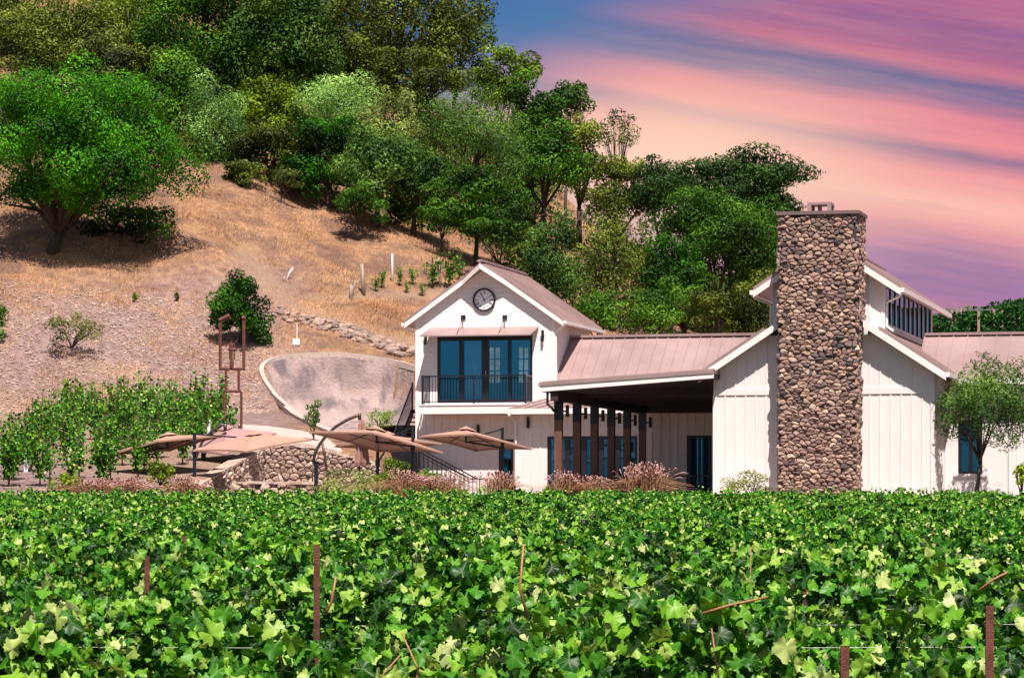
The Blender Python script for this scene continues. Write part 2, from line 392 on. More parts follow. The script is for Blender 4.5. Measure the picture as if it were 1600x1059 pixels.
# ------------------------------------------------------------------ trees
def crown_points(c,rx,ry,rz,nl,n,shell=.2,flat=.0,gap=.0):
    P=[];N=[];cent=[]
    for k in range(nl):
        d=RNG.normal(size=3); d/=np.linalg.norm(d)
        if d[1]>.35: d[1]*=-1                       # more lobes towards the open side
        if d[2]<-.8: d[2]*=-.6
        q=RNG.uniform(.5,.93); lr=RNG.uniform(.19,.36)*(1.15-.3*q)
        cent.append((d*q,lr))
    cent.append((np.array([0,0,0.]),.55))
    w=np.array([l**2 for _,l in cent]); w/=w.sum()
    for (d,lr),ww in zip(cent,w):
        m_=max(8,int(n*ww)); e=RNG.normal(size=(m_,3)); e/=np.linalg.norm(e,axis=1,keepdims=True)
        f=RNG.uniform(0,1,(m_,1)); rad=lr*(1-shell*f**1.5+RNG.normal(size=(m_,1))*.06)
        # break the lobe surface into twigs
        tw=.10*np.sin(e[:,0:1]*9+d[0]*20)*np.sin(e[:,2:3]*8+d[2]*11)*lr*3
        p=(d+e*(rad+tw*.5)*np.array([1,1,.85]))*np.array([rx,ry,rz])
        keep=(p[:,2]>-rz*1.0)
        P.append(p[keep]); N.append((e*np.array([1,1,1.2])+RNG.normal(size=e.shape)*.33)[keep])
    P=np.concatenate(P)+np.array(c); N=np.concatenate(N)
    return P,N,cent
def tree(name,label,cat,px,py,Y,w,h,mat,leafpx=4.6,k=5.2,trunk='bark',base=None,lobes=None,tone=.5,spread=.28,group=None,tr=.03,slim=False,limbs=6,notch=None,fk=.45):
    """px,py = crown centre in the photo, w,h = crown size in photo pixels, Y = distance in metres, base = trunk foot pixel"""
    if 138<=Y<150 and px<640 and base is None: Y=hit(px,py+.5*h,130,160).y
    elif Y>=138 and px<1260:
        Y=min(Y,hit(px,py+.5*h if base is None else base[1],141,212).y+(3 if base is None else .5))
    s=Y/F; c=W(px,py,Y); rx,rz=w/2*s*1.12,h/2*s*1.10; ry=min(rx*.85,5.0)
    bx=(px if base is None else base[0]); X0=(bx-CX)*s; z0=ground1(X0,Y)
    if base is not None and len(base)>2: z0=(HZ-base[1])*s
    root=empty(name,(X0,Y,z0-.05),0,label,cat,group)
    leafpx*=.86; n=int((2.2 if Y>=150 else 1.7)*k*w*h*.8/(leafpx**2)); nl=lobes or int(min(80,max(16,14+w*h/900)))
    P,N,cent=crown_points(c,rx,ry,rz,nl,n)
    if notch:
        qx=CX+P[:,0]/P[:,1]*F; qy=HZ-P[:,2]/P[:,1]*F; kp=~((qx<notch[0])&(qy>notch[1]+RNG.normal(size=len(P))*6)); P=P[kp]; N=N[kp]
    size=leafpx*s*RNG.uniform(.7,1.6,len(P))
    tn=np.clip(tone+RNG.normal(size=len(P))*.10+spread*(np.sin(P[:,0]*1.1+px)*np.sin(P[:,2]*1.7+P[:,1])),0,1)
    VV,ff,lt,T,_=leaf_mesh(P,N,size,tn,SLIM if slim else DIA)
    place('crown',VV,ff,lt,M[mat],root,False,T)
    mb=MB(); r0=max(.05,tr*2*rz*1.0); cv=Vector(c); foot=Vector((X0,Y,z0-.2)); fork=foot.lerp(cv,fk)
    if cv.z-foot.z<.2: foot.z=cv.z-rz
    mid=foot.lerp(fork,.5)+Vector((random.uniform(-.2,.2)*rx*.3,0,0))
    mb.tube([foot,mid,fork],[r0*1.25,r0,r0*.8],7)
    for i in range(limbs):
        d,lr=cent[i%len(cent)]; e=Vector(c)+Vector((d[0]*rx,d[1]*ry,d[2]*rz))*.9
        a=fork.lerp(e,.5)+Vector((random.uniform(-.12,.12)*rx,random.uniform(-.1,.1)*rx,.06*rz))
        mb.tube([fork,a,e],[r0*.62,r0*.35,r0*.1],5)
        for j in range(2):
            e2=e+Vector((random.uniform(-1,1)*rx,random.uniform(-1,.3)*ry,random.uniform(-.3,.8)*rz))*.32
            mb.tube([a,a.lerp(e2,.6),e2],[r0*.3,r0*.16,r0*.05],4)
    mb.build('trunk',M[trunk],root,True)
    return root
T=[ # name,label,cat,px,py,Y,w,h,mat,options
('oak_tree','broad bright green oak with gnarled forked trunk at the hill\'s left edge','tree',138,248,158,300,290,'t_bright',dict(fk=.22,base=(82,404),tr=.03,limbs=18,k=7,tone=.40,leafpx=4.4,lobes=64,notch=(98,315))),
('shrub','dark tangled thicket in the shade under the bright oak','shrub',195,352,157,150,80,'t_green',dict(tone=.12,k=3.2)),
('oak_tree','bright green oak crown at the far left edge behind the broad oak','tree',-10,190,164,150,150,'t_bright',dict(tone=.4,notch=(118,290))),
('oak_tree','thin olive tree at the top left corner','tree',25,45,185,150,120,'t_olive',dict(k=3.4,limbs=9,tone=.55)),
('oak_tree','sparse olive tree with a dark forked trunk above the bright oak','tree',125,50,183,150,140,'t_olive',dict(k=3.0,base=(75,105),limbs=10,tr=.045,tone=.6)),
('oak_tree','sparse yellowish tree with bare twigs beside the forked dark trunk','tree',215,55,186,130,150,'t_yellow',dict(k=2.2,trunk='palebark',limbs=10,tone=.4)),
('oak_tree','tall dark green oak right of the yellowish sparse tree','tree',305,60,190,190,250,'t_green',dict(tone=.4)),
('oak_tree','tall dark oak with a black leaning trunk at the top of the hill','tree',425,70,188,200,270,'t_dark',dict(tone=.65,base=(395,200),tr=.05,limbs=10)),
('oak_tree','dark olive oak behind the pale silvery shrub trees','tree',510,80,192,150,230,'t_olive',dict(tone=.4)),
('oak_tree','open-crowned oak on the skyline with sky between its pale forked trunks','tree',650,40,193,220,210,'t_olive',dict(k=3.2,base=(585,120),trunk='palebark',limbs=12,tr=.05,tone=.42)),
('oak_tree','dark oak standing left of the open-crowned skyline oak','tree',575,60,197,90,180,'t_dark',dict(k=3,tone=.55)),
('oak_tree','dark oak whose crown leans over the skyline beside the blue sky','tree',710,60,195,110,120,'t_dark',dict(k=3.6,tone=.6)),
('tree','mid green tree between the bright oak and the silvery willow-like trees','tree',270,160,176,120,170,'t_green',dict(tone=.55)),
('oak_tree','wide olive oak cut by the top edge above the bright oak','tree',60,90,176,150,110,'t_olive',dict(tone=.45,k=3.6)),
('oak_tree','dusty green tree behind the sparse trees at the top left','tree',160,110,180,130,110,'t_grey',dict(tone=.25,k=3.2)),
('oak_tree','green tree between the yellowish tree and the tall dark oaks','tree',240,130,180,100,120,'t_olive',dict(tone=.6,k=3.6)),
('oak_tree','olive tree touching the top edge left of the tall dark oak','tree',200,15,192,130,90,'t_green',dict(tone=.45,k=3.5)),
('shrub','small green shrub tree under the top left sparse trees','shrub',195,160,176,120,100,'t_bright',dict(tone=.35)),
('tree','silvery light green tree above the grey bush on the slope','tree',340,200,172,120,170,'t_silver',dict(tone=.5,slim=True)),
('tree','yellow green tree right of the silvery light green tree','tree',425,185,174,120,140,'t_yellow',dict(tone=.45)),
('tree','dark olive tree in front of the yellow green tree','tree',425,240,169,150,110,'t_olive',dict(tone=.28)),
('tree','pale cream-topped tree in the middle of the wooded slope','tree',530,185,173,150,140,'t_silver',dict(tone=.72,slim=True)),
('tree','pale grey green tree right of the cream-topped tree','tree',628,205,172,90,150,'t_grey',dict(tone=.62,slim=True)),
('tree','deep green tree below the cream-topped tree','tree',515,245,168,130,140,'t_bright',dict(tone=.16)),
('tree','bluish green bushy tree below the pale grey green tree','tree',590,270,166,130,140,'t_sage',dict(tone=.5)),
('shrub','low green shrub with bare twigs at the grass edge','shrub',560,320,164,90,60,'t_green',dict(tone=.5,k=3.5)),
('shrub','grey twiggy bush at the upper edge of the dry grass','shrub',440,280,166,70,40,'t_grey',dict(tone=.3,slim=True,k=3)),
('shrub','low olive bush left of the grey twiggy bush','shrub',380,272,167,70,45,'t_olive',dict(tone=.45)),
('tree','dark tree with dense shade below the grey green tree','tree',650,300,167,110,130,'t_dark',dict(tone=.6,base=(645,365))),
('tree','olive tree on the ridge above the large grey green tree','tree',640,125,186,190,110,'t_olive',dict(tone=.38)),
('tree','yellow green tree on the skyline left of the dark notch','tree',785,125,186,110,100,'t_yellow',dict(tone=.4)),
('tree','large soft grey green tree in the centre of the wooded slope','tree',735,225,172,180,180,'t_sage',dict(tone=.6,slim=True)),
('tree','dark tree rising behind the large soft grey green tree','tree',830,200,180,120,150,'t_green',dict(tone=.32)),
('tree','round dark tree standing up on the skyline','tree',885,165,190,80,80,'t_dark',dict(tone=.6,k=4)),
('tree','green tree on the slope above the straw coloured clearing','tree',850,260,176,130,130,'t_green',dict(tone=.45)),
('tree','light olive tree at the right shoulder of the wooded slope','tree',905,240,182,80,130,'t_olive',dict(tone=.6)),
('tree','spindly nearly bare tree against the pink sky','tree',965,210,188,66,75,'t_grey',dict(tone=.25,k=1.3,limbs=14,tr=.02,leafpx=3.6)),
('tree','dark green tree overhanging the grass in the middle of the slope','tree',745,320,165,150,120,'t_green',dict(tone=.3)),
('shrub','dark low tree above the clock building at the end of the grass','shrub',780,360,162,110,60,'t_green',dict(tone=.25)),
('shrub','small bushy tree at the base of the grey green tree','shrub',690,335,164,70,60,'t_green',dict(tone=.4)),
('oak_tree','broad dark oak with the rounded crown on the right of the skyline','tree',1140,300,172,240,130,'t_dark',dict(tone=.38,k=6,limbs=8)),
('oak_tree','dark round tree filling the gap under the broad rounded oak','tree',1090,350,168,150,120,'t_dark',dict(tone=.42)),
('oak_tree','dark tree touching the left side of the chimney top','tree',1200,345,170,100,120,'t_dark',dict(tone=.45)),
('oak_tree','dark oak left of the broad rounded oak','tree',1035,295,178,110,110,'t_dark',dict(tone=.4)),
('tree','olive tree below the bare skyline tree','tree',965,300,180,120,120,'t_olive',dict(tone=.5)),
('tree','thin grey green tree rising behind the roof of the clock building','tree',862,420,150,100,190,'t_sage',dict(tone=.4,k=3.4)),
('tree','thin tree with the dry slope showing through its branches','tree',955,410,158,120,210,'t_olive',dict(tone=.55,k=1.7,limbs=14,tr=.018)),
('tree','leafy mid green tree below the broad dark oak','tree',1120,385,160,210,170,'t_green',dict(tone=.36,k=5.5)),
('tree','bright green tree in front of the dark oaks','tree',1050,430,155,110,130,'t_bright',dict(tone=.2,k=4)),
('tree','dark green tree beside the left edge of the stone chimney','tree',1195,400,165,100,190,'t_green',dict(tone=.35)),
('shrub','bushy green tree just above the ridge of the linking roof','tree',1015,490,148,110,90,'t_green',dict(tone=.5,k=4)),
('shrub','dull olive tree just above the linking roof','tree',1110,480,150,110,80,'t_olive',dict(tone=.35,k=3.4)),
('shrub','dull green tree beside the barn roof','tree',1180,480,150,100,110,'t_olive',dict(tone=.42,k=3.6)),
('shrub','green bush at the right end of the clock building roof','tree',935,490,147,90,90,'t_green',dict(tone=.55,k=4)),
('shrub','green bushy tree in the gap behind the linking roof ridge','tree',1070,470,152,100,110,'t_green',dict(tone=.45,k=4.5)),
('round_bush','rounded dark green small tree alone on the dry slope','tree',378,480,146,108,128,'t_bright',dict(tone=.18,base=(378,540),k=6)),
('shrub','small olive bush on the gravelly slope','shrub',112,520,141,86,74,'t_olive',dict(tone=.55,k=3.2,slim=True)),
('shrub','green bush cut by the left edge of the picture','shrub',-8,500,142,50,70,'t_green',dict(tone=.7,k=3.5)),
('sapling','tiny green sapling on the slope below the oak','shrub',210,464,146,10,18,'t_olive',dict(tone=.6,limbs=2,lobes=4)),
('sapling','second tiny sapling right of the first one on the slope','shrub',277,463,146,9,18,'t_olive',dict(tone=.5,limbs=2,lobes=4)),
('sapling','thin sapling growing beside the curved concrete rim','tree',490,650,121.5,32,44,'t_sage',dict(tone=.7,limbs=4,base=(490,702,1),k=3.2,lobes=8,leafpx=3.6)),
('shrub','pale green bush in front of the concrete hollow beside the stairs','shrub',592,655,122.5,56,44,'t_sage',dict(tone=.85,k=3.5,slim=True)),
('olive_tree','small olive green tree with thin grey trunk in front of the barn\'s side window','tree',1540,640,105.0,150,185,'t_sage',dict(tone=.5,k=8,base=(1524,775,1),trunk='bark',limbs=7,tr=.016,leafpx=6,slim=True,lobes=34)),
('shrub','bright yellow green shrub between the young vines and the fountain grass','shrub',250,742,106,40,56,'t_yellow',dict(tone=.7,k=3.4)),
('shrub','light green shrub at the lower left beside the purple grass','shrub',110,757,105.6,60,44,'t_yellow',dict(tone=.6,k=3.4)),
('shrub','grey lavender-like bush in front of the fieldstone wall','shrub',545,755,105.5,110,50,'t_grey',dict(tone=.55,slim=True,k=4)),
('shrub','leafy yellow green shrub beside the big tan umbrella pole','shrub',612,742,106,50,60,'t_yellow',dict(tone=.65,k=3)),
('shrub','dark green shrub at the foot of the stair rail','shrub',665,752,107,50,44,'t_green',dict(tone=.5)),
('shrub','slender upright green bush against the barn wall','shrub',1170,758,101.9,84,40,'t_olive',dict(tone=.72,slim=True,k=4.5)),
('shrub','small green bush at the right edge by the barn wing','shrub',1596,742,104,26,40,'t_yellow',dict(tone=.6)),
]
for name,label,cat,px,py,Y,w,h,mat,o in T:
    tree(name,label,cat,px,py,Y,w,h,mat,**o)
# ------------------------------------------------------------------ undergrowth between the trees (uncountable)
GL_X=[-50,60,200,270,340,430,530,600,650,760,860,960,1300]; GL_Y=[150,150,165,262,262,285,310,330,362,388,470,520,540]
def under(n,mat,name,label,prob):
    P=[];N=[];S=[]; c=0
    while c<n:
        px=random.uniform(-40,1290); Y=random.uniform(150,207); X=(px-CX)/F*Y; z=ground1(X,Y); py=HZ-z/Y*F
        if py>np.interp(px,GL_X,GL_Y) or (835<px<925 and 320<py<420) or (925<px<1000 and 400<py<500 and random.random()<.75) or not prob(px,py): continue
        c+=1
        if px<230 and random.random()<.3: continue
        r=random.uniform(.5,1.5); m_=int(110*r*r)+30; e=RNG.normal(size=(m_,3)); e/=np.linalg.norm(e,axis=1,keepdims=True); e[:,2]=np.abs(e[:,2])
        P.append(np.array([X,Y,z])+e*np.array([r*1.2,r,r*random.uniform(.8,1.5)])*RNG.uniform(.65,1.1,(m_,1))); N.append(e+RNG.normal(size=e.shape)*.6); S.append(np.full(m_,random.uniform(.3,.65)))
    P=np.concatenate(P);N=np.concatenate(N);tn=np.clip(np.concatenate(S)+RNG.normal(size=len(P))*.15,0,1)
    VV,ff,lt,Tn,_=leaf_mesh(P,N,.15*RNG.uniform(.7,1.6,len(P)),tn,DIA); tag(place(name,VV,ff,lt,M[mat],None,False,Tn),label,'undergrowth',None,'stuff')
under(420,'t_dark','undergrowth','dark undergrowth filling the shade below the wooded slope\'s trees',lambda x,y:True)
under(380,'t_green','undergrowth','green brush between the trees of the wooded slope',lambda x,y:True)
under(280,'t_olive','undergrowth','olive brush scattered through the wooded slope',lambda x,y:x<1000)
# ------------------------------------------------------------------ dry grass on the hill (uncountable)
def blades(n,pxr,pyr,h,mat,name,label,cat,keep=None):
    px=RNG.uniform(*pxr,n); Y=RNG.uniform(*pyr,n); X=(px-CX)/F*Y; z=ground_raw(X,Y)
    ok=~inside(X,Y,CUT); py=HZ-z/Y*F; ok&=(np.sin(X*.45+1)*np.sin(Y*.42)+.6*np.sin(X*1.1+Y*.8)*np.sin(Y*1.1-X*.4)<.12)|(RNG.uniform(0,1,n)<.3)
    if keep is not None: ok&=keep(px,py)
    X,Y,z=X[ok],Y[ok],z[ok]; n=len(X)
    cl=.5+.5*np.sin(X*1.7+Y*.9)*np.sin(Y*1.3-X*.5); hh=h*RNG.uniform(.4,1.1,n)*(.45+.75*cl)
    P=np.stack([X,Y,z-.03],1); w=.013*RNG.uniform(.6,1.4,n); lean=RNG.normal(size=(n,2))*.45*hh[:,None]+np.array([.25,-.05])*hh[:,None]
    a=P+np.stack([-w,np.zeros(n),np.zeros(n)],1); b=P+np.stack([w,np.zeros(n),np.zeros(n)],1); t=P+np.stack([lean[:,0],lean[:,1],hh],1)
    V=np.stack([a,b,t],1).reshape(-1,3); ff=np.arange(n*3); o=place(name,V,ff,np.full(n,3),mat,None,False,np.clip(RNG.normal(size=n)*.16+.52+.3*np.sin(X*.8+Y*.33)*np.sin(Y*.6-X*.25),0,1))
    return tag(o,label,cat,None,'stuff')
blades(210000,(-20,900),(141,200),.21,M['blade'],'dry_grass','straw coloured dry grass covering the upper open slope','grass',lambda px,py:(py<500+RNG.normal(size=len(py))*14)&(polydist(px,py,TR1)>17+RNG.normal(size=len(py))*5)&(polydist(px,py,TR2)>8+RNG.normal(size=len(py))*3))
blades(60000,(0,700),(137,156),.20,M['blade'],'dry_weeds','sparse dry weeds on the gravelly lower slope','weeds',lambda px,py:(py>450))
# loose stones on lower slope
def pebbles(n):
    px=RNG.uniform(0,420,n); Y=RNG.uniform(136,150,n); X=(px-CX)/F*Y; z=ground_raw(X,Y); ok=~inside(X,Y,CUT); X,Y,z=X[ok],Y[ok],z[ok]; n=len(X)
    s=.035*RNG.uniform(.5,2.2,n)**1.4
    o=np.array([(1,0,0),(0,1,0),(-1,0,0),(0,-1,0),(0,0,.8)]); V=(np.stack([X,Y,z],1)[:,None,:]+o[None]*s[:,None,None]*RNG.uniform(.7,1.3,(n,5,1))).reshape(-1,3)
    f=np.array([(0,1,4),(1,2,4),(2,3,4),(3,0,4)]); FFp=(np.arange(n)[:,None,None]*5+f[None]).ravel()
    ob=place('gravel',V,FFp,np.full(n*4,3),M['wstone'],None,False,np.repeat(RNG.uniform(0,.75,n),4)); tag(ob,'loose pale stones scattered over the lower left slope','gravel',None,'stuff')
pebbles(7000)
# ------------------------------------------------------------------ fitted stonework
def clip(poly,px,py,nx_,ny_):
    out=[]; n=len(poly)
    for i in range(n):
        a=poly[i]; b=poly[(i+1)%n]; da=(a[0]-px)*nx_+(a[1]-py)*ny_; db=(b[0]-px)*nx_+(b[1]-py)*ny_
        if da<=0: out.append(a)
        if (da<0<db) or (db<0<da): t=da/(da-db); out.append((a[0]+(b[0]-a[0])*t,a[1]+(b[1]-a[1])*t))
    return out
def stones(mb,O,U,Vd,Nn,w,h,sz,depth=.09,test=None,asp=1.55):
    """fitted stones over the rectangle O + u*U + v*Vd"""
    O,U,Vd,Nn=map(Vector,(O,U,Vd,Nn)); pts=[]; sx=sz*1.25; sy=sz/asp*1.1; nr=max(1,int(h/sy))
    for r_ in range(-1,nr+2):
        x=-sx*random.random()
        while x<w+sx:
            pts.append((x+random.uniform(-.30,.30)*sx,(r_+.5)*h/nr+random.uniform(-.38,.38)*sy)); x+=sx*random.choice((.55,.8,1,1.25,1.6))
    G={}
    pts=[p for p in pts if random.random()>.23]
    for i,p in enumerate(pts): G.setdefault((int(p[0]//(sx*1.5)),int(p[1]//(sy*1.8))),[]).append(i)
    for i,(x,y) in enumerate(pts):
        if not(-.02<x<w+.02 and -.02<y<h+.02): continue
        if test and not test(x,y): continue
        poly=[(x-sx*1.6,y-sy*1.6),(x+sx*1.6,y-sy*1.6),(x+sx*1.6,y+sy*1.6),(x-sx*1.6,y+sy*1.6)]
        gx,gy=int(x//(sx*1.5)),int(y//(sy*1.8))
        for a in (-2,-1,0,1,2):
            for b in (-2,-1,0,1,2):
                for j in G.get((gx+a,gy+b),()):
                    if j==i: continue
                    qx,qy=pts[j]; ddx=(qx-x); ddy=(qy-y)*asp
                    L=math.hypot(ddx,ddy)
                    if L<1e-6: continue
                    poly=clip(poly,(x+qx)/2,(y+qy)/2,ddx/L,ddy*asp/L)
                    if len(poly)<3: break
                if len(poly)<3: break
            if len(poly)<3: break
        if len(poly)<3: continue
        poly=[(min(max(a,-.03),w+.03),min(max(b,-.02),h+.02)) for a,b in poly]
        cx_=sum(p[0] for p in poly)/len(poly); cy_=sum(p[1] for p in poly)/len(poly)
        # chamfer corners to make rounded outline
        P=[]
        for a,b in zip(poly,poly[1:]+poly[:1]):
            P.append((a[0]*.78+b[0]*.22,a[1]*.78+b[1]*.22)); P.append((a[0]*.22+b[0]*.78,a[1]*.22+b[1]*.78))
        n=len(P); d=depth*random.uniform(.6,1.35); tl=(random.uniform(-.25,.25),random.uniform(-.25,.25)); vs=[]
        for sc_,hh in ((.97,-.02),(.955,.45),(.80,.84),(.42,1.0)):
            for (a,b) in P:
                jj=1+random.uniform(-.05,.05); a2=cx_+(a-cx_)*sc_*jj; b2=cy_+(b-cy_)*sc_*jj
                k_=d*hh+((a-cx_)*tl[0]+(b-cy_)*tl[1])*max(hh,0)*.8+random.uniform(-.07,.07)*d*(hh>.5)
                vs.append(O+U*a2+Vd*b2+Nn*k_)
        fs=[(q*n+k_,q*n+(k_+1)%n,(q+1)*n+(k_+1)%n,(q+1)*n+k_) for q in range(3) for k_ in range(n)]+[tuple(3*n+k_ for k_ in range(n))]
        mb.add(vs,fs,min(1,max(0,random.gauss(.5,.24))))
# ------------------------------------------------------------------ buildings
# generic sloped roof slab: quad a,b (eave) c,d (ridge) in building coordinates with thickness down
def slab(mb,q,th): q=[Vector(p) for p in q]; mb.hull8([p-Vector((0,0,th)) for p in q],q)
def seams(mb,e0,e1,r0,r1,step,hh=.045,w=.035):
    e0,e1,r0,r1=map(Vector,(e0,e1,r0,r1)); n=max(1,int((e1-e0).length/step))
    up=Vector((0,0,hh/2))
    for i in range(n+1):
        t=i/n; mb.bar(e0.lerp(e1,t)+up,r0.lerp(r1,t)+up,w,hh)
def battens(mb,x0,x1,y,z0,z1,step,top=None,holes=(),w=.045,d=.022,axis='x'):
    n=int((x1-x0)/step)
    for i in range(n+1):
        x=x0+(x1-x0-w)*i/max(n,1); zt=top(x+w/2) if top else z1; segs=[(z0,zt)]
        for h in holes:
            if h[0]-w<x<h[1]:
                segs=[(a,min(b,h[2])) for a,b in segs if a<h[2]]+[(max(a,h[3]),b) for a,b in segs if b>h[3]]
        for a,b in segs:
            if b-a>.05:
                if axis=='x': mb.box(x,x+w,y-d,y,a,b)
                else: mb.box(y,y+d,x,x+w,a,b)
def window(root,x0,x1,y,z0,z1,nx_=1,nz=1,fw=.06,name='window',bar=.03,dep=.12):
    f=MB(RB)
    f.box(x0,x0+fw,y,y+dep,z0,z1); f.box(x1-fw,x1,y,y+dep,z0,z1); f.box(x0+fw,x1-fw,y,y+dep,z1-fw,z1); f.box(x0+fw,x1-fw,y,y+dep,z0,z0+fw)
    for i in range(1,nx_):
        x=x0+fw+(x1-x0-2*fw)*i/nx_; f.box(x-bar/2,x+bar/2,y+.01,y+dep-.02,z0+fw,z1-fw)
    for i in range(1,nz):
        z=z0+fw+(z1-z0-2*fw)*i/nz; f.box(x0+fw,x1-fw,y+.015,y+dep-.025,z-bar/2,z+bar/2)
    fo=f.build(name,M['frame'],root)
    g=MB(RB); g.box(x0+fw,x1-fw,y+dep*.5,y+dep*.5+.012,z0+fw,z1-fw); g.build('pane',M['glass'],fo); return fo
def lantern(px,py,ly,label,hpx=18,group='black wall lanterns on the winery walls'):
    x=PX(px,ly); z=PZ(py,px,ly); r=empty('wall_lantern',(x,ly,z-.2),0,label,'lantern',group,building=True)
    a=MB(RB); a.box(x-.04,x+.04,ly-.025,ly-.002,z-.10,z+.10); a.bar((x,ly-.02,z+.04),(x,ly-.13,z+.06),.03); a.build('bracket',M['black'],r)
    b=MB(RB); b.tube([(x,ly-.13,z-.22),(x,ly-.13,z+.2)],.055,10); b.tube([(x,ly-.13,z+.2),(x,ly-.13,z+.23)],[.07,.03],10); b.build('lamp_tube',M['black'],r)
# --- tower with the clock
LT=121.0
tw=empty('clock_building',(PX(758,LT)+0,LT+3,.2),0,'white two-storey gabled building with a balcony and clock high on its front','building',None,True)
x0,x1=PX(650,LT),PX(866,LT); xc=(x0+x1)/2; LB=127.3; zb=.0; ze=PZ(506,758,LT)
zap=PZ(408,748,119.9); slope=.70; th=.2
zroof=lambda x,yy=0: zap-abs(x-xc)*slope       # roof top surface
dz0,dz1=PZ(629,757,LT),PZ(523,757,LT); door=(PX(683,LT),PX(832,LT),dz0,dz1)
gdoor=(PX(779,LT),PX(802,LT),.1,PZ(686,790,LT))
zsplit=PZ(640,757,LT)
wl=MB(RB); hw=zroof(x0)-th
wl.wall(x0,x1,LT,LT+.2,zsplit,hw,[door])
wl.prism([(x0,LT,hw),(x1,LT,hw),(xc,LT,zroof(xc)-th)],(0,.2,0))
wl.box(x1-.2,x1,LT+.2,LB,zsplit,hw); wl.box(x0,x0+.2,LT+.2,LB,zsplit,hw)
bw=[(PX(790,LT)+.0,PX(790,LT)+.95,dz0+.5,dz0+2.3),(PX(836,LT),PX(836,LT)+.95,dz0+.5,dz0+2.3)]
bw=[(PX(px0,LB),PX(px1,LB),PZ(600,780,LB),PZ(541,780,LB)) for px0,px1 in ((764,785),(810,829))]
wl.wall(x0+.2,x1-.2,LB-.2,LB,zsplit,hw,bw); wl.prism([(x0+.2,LB-.2,hw),(x1-.2,LB-.2,hw),(xc,LB-.2,zroof(xc)-th-.05)],(0,.2,0))
wl.build('upper_wall',M['lap'],tw)
for b_ in bw: window(tw,b_[0],b_[1],LB-.2,b_[2],b_[3],2,3,.05,bar=.05)
wg=MB(RB); wg.wall(x0,x1,LT+.02,LT+.2,zb,zsplit-.001,[gdoor]); wg.box(x1-.2,x1-.02,LT+.2,LB,zb,zsplit-.001); wg.box(x0+.02,x0+.2,LT+.2,LB,zb,zsplit-.001); wg.box(x0+.2,x1-.2,LB-.2,LB-.01,zb,zsplit-.001)
battens(wg,x0+.05,x1,LT+.02,zb,zsplit-.05,.31,holes=[gdoor],w=.02); wg.build('lower_wall',M['batten'],tw)
fl=MB(RB); fl.box(x0+.2,x1-.2,LT+.2,LB-.2,zsplit-.2,zsplit); fl.box(x0+.2,x1-.2,LT+.2,LB-.2,hw-.1,hw); fl.box(x0+.2,x0+.24,LT+.2,LB-.2,zsplit,hw-.1); fl.box(x1-.24,x1-.2,LT+.2,LB-.2,zsplit,hw-.1)
fl.build('room_lining',M['dark'],tw)
cb=MB(RB); cb.box(x0-.02,x0+.1,LT-.02,LT,zb,hw-.03); cb.build('corner_board',M['trim'],tw)
cb=MB(RB); cb.box(x1-.1,x1+.02,LT-.02,LT+.0,zb,hw-.03); cb.box(x1,x1+.02,LT,LT+.1,zb,hw-.1)
cb.build('corner_board',M['trim'],tw)
# roof
rf=MB(RB); ov=.42; LF=120.75; xl,xr=x0-ov,x1+ov
def roofpt(x,y): return (x,y,zroof(x))
kx=.85; LP=120.2
for sgn,xe in ((-1,xl),(1,xr)):
    xk=xc+sgn*kx
    q=[roofpt(xe,LF),roofpt(xk,LF),roofpt(xc,LP),roofpt(xc,LB+.4),roofpt(xe,LB+.4)]
    P=[Vector(p) for p in q]; n=5; rf.add([p-Vector((0,0,.07)) for p in P]+P,[tuple(range(n)) if sgn>0 else tuple(range(n-1,-1,-1)),tuple(range(n,2*n))[::-1] if sgn>0 else tuple(range(n,2*n))]+[(i,(i+1)%n,n+(i+1)%n,n+i) for i in range(n)])
    seams(rf,(xe,LF+.02,zroof(xe)),(xe,LB+.4,zroof(xe)),(xc,LF+.02,zap),(xc,LB+.4,zap),.42)
rf.bar((xc,LP,zap+.03),(xc,LB+.4,zap+.03),.22,.06)
for i in range(24): yy=LP+.1+i*(LB+.3-LP)/24; rf.box(xc-.09,xc+.09,yy,yy+.05,zap+.06,zap+.10)
rf.build('roof',M['roof'],tw)
fa=MB(RB)
for sgn,xe in ((-1,xl),(1,xr)):
    xk=xc+sgn*kx
    def fz(x): return zroof(x)-.07
    for (xa,ya,xb,yb_) in ((xe,LF,xk,LF),(xk,LF,xc,LP)):
        a=[(xa,ya-.0,fz(xa)-.19),(xb,yb_-.0,fz(xb)-.19),(xb,yb_,fz(xb)),(xa,ya,fz(xa))]
        fa.hull8([Vector(p)+Vector((0,.05,0)) for p in a],a)
    fa.hull8([(xe,LF,fz(xe)-.12),(xe-sgn*.04,LF,fz(xe)-.12),(xe-sgn*.04,LF,fz(xe)),(xe,LF,fz(xe))],[(xe,LB+.4,fz(xe)-.12),(xe-sgn*.04,LB+.4,fz(xe)-.12),(xe-sgn*.04,LB+.4,fz(xe)),(xe,LB+.4,fz(xe))])
    # soffit
    q=[(xe,LF+.05,fz(xe)-.05),(xc,LF+.05,fz(xc)-.05),(xc,LB+.35,fz(xc)-.05),(xe,LB+.35,fz(xe)-.05)]; slab(fa,q,.03)
    q=[(xk,LF+.05,fz(xk)-.06),(xc,LP+.06,fz(xc)-.06),(xc,LF+.05,fz(xc)-.06)]; fa.prism(q,(0,0,-.03))
fa.build('rake_board',M['trim'],tw)
for sgn,xe in ((-1,xl),(1,xr)):
    gt=MB(RB); gt.box(min(xe,xe+sgn*.11),max(xe,xe+sgn*.11),LF,LB+.4,zroof(xe)-.17,zroof(xe)-.05)
    gt.bar((xe+sgn*.05,LF+.15,zroof(xe)-.17),(x1+.04 if sgn>0 else x0-.04,LT+.06,zroof(xe)-.45),.07); gt.build('gutter',M['trim'],tw)
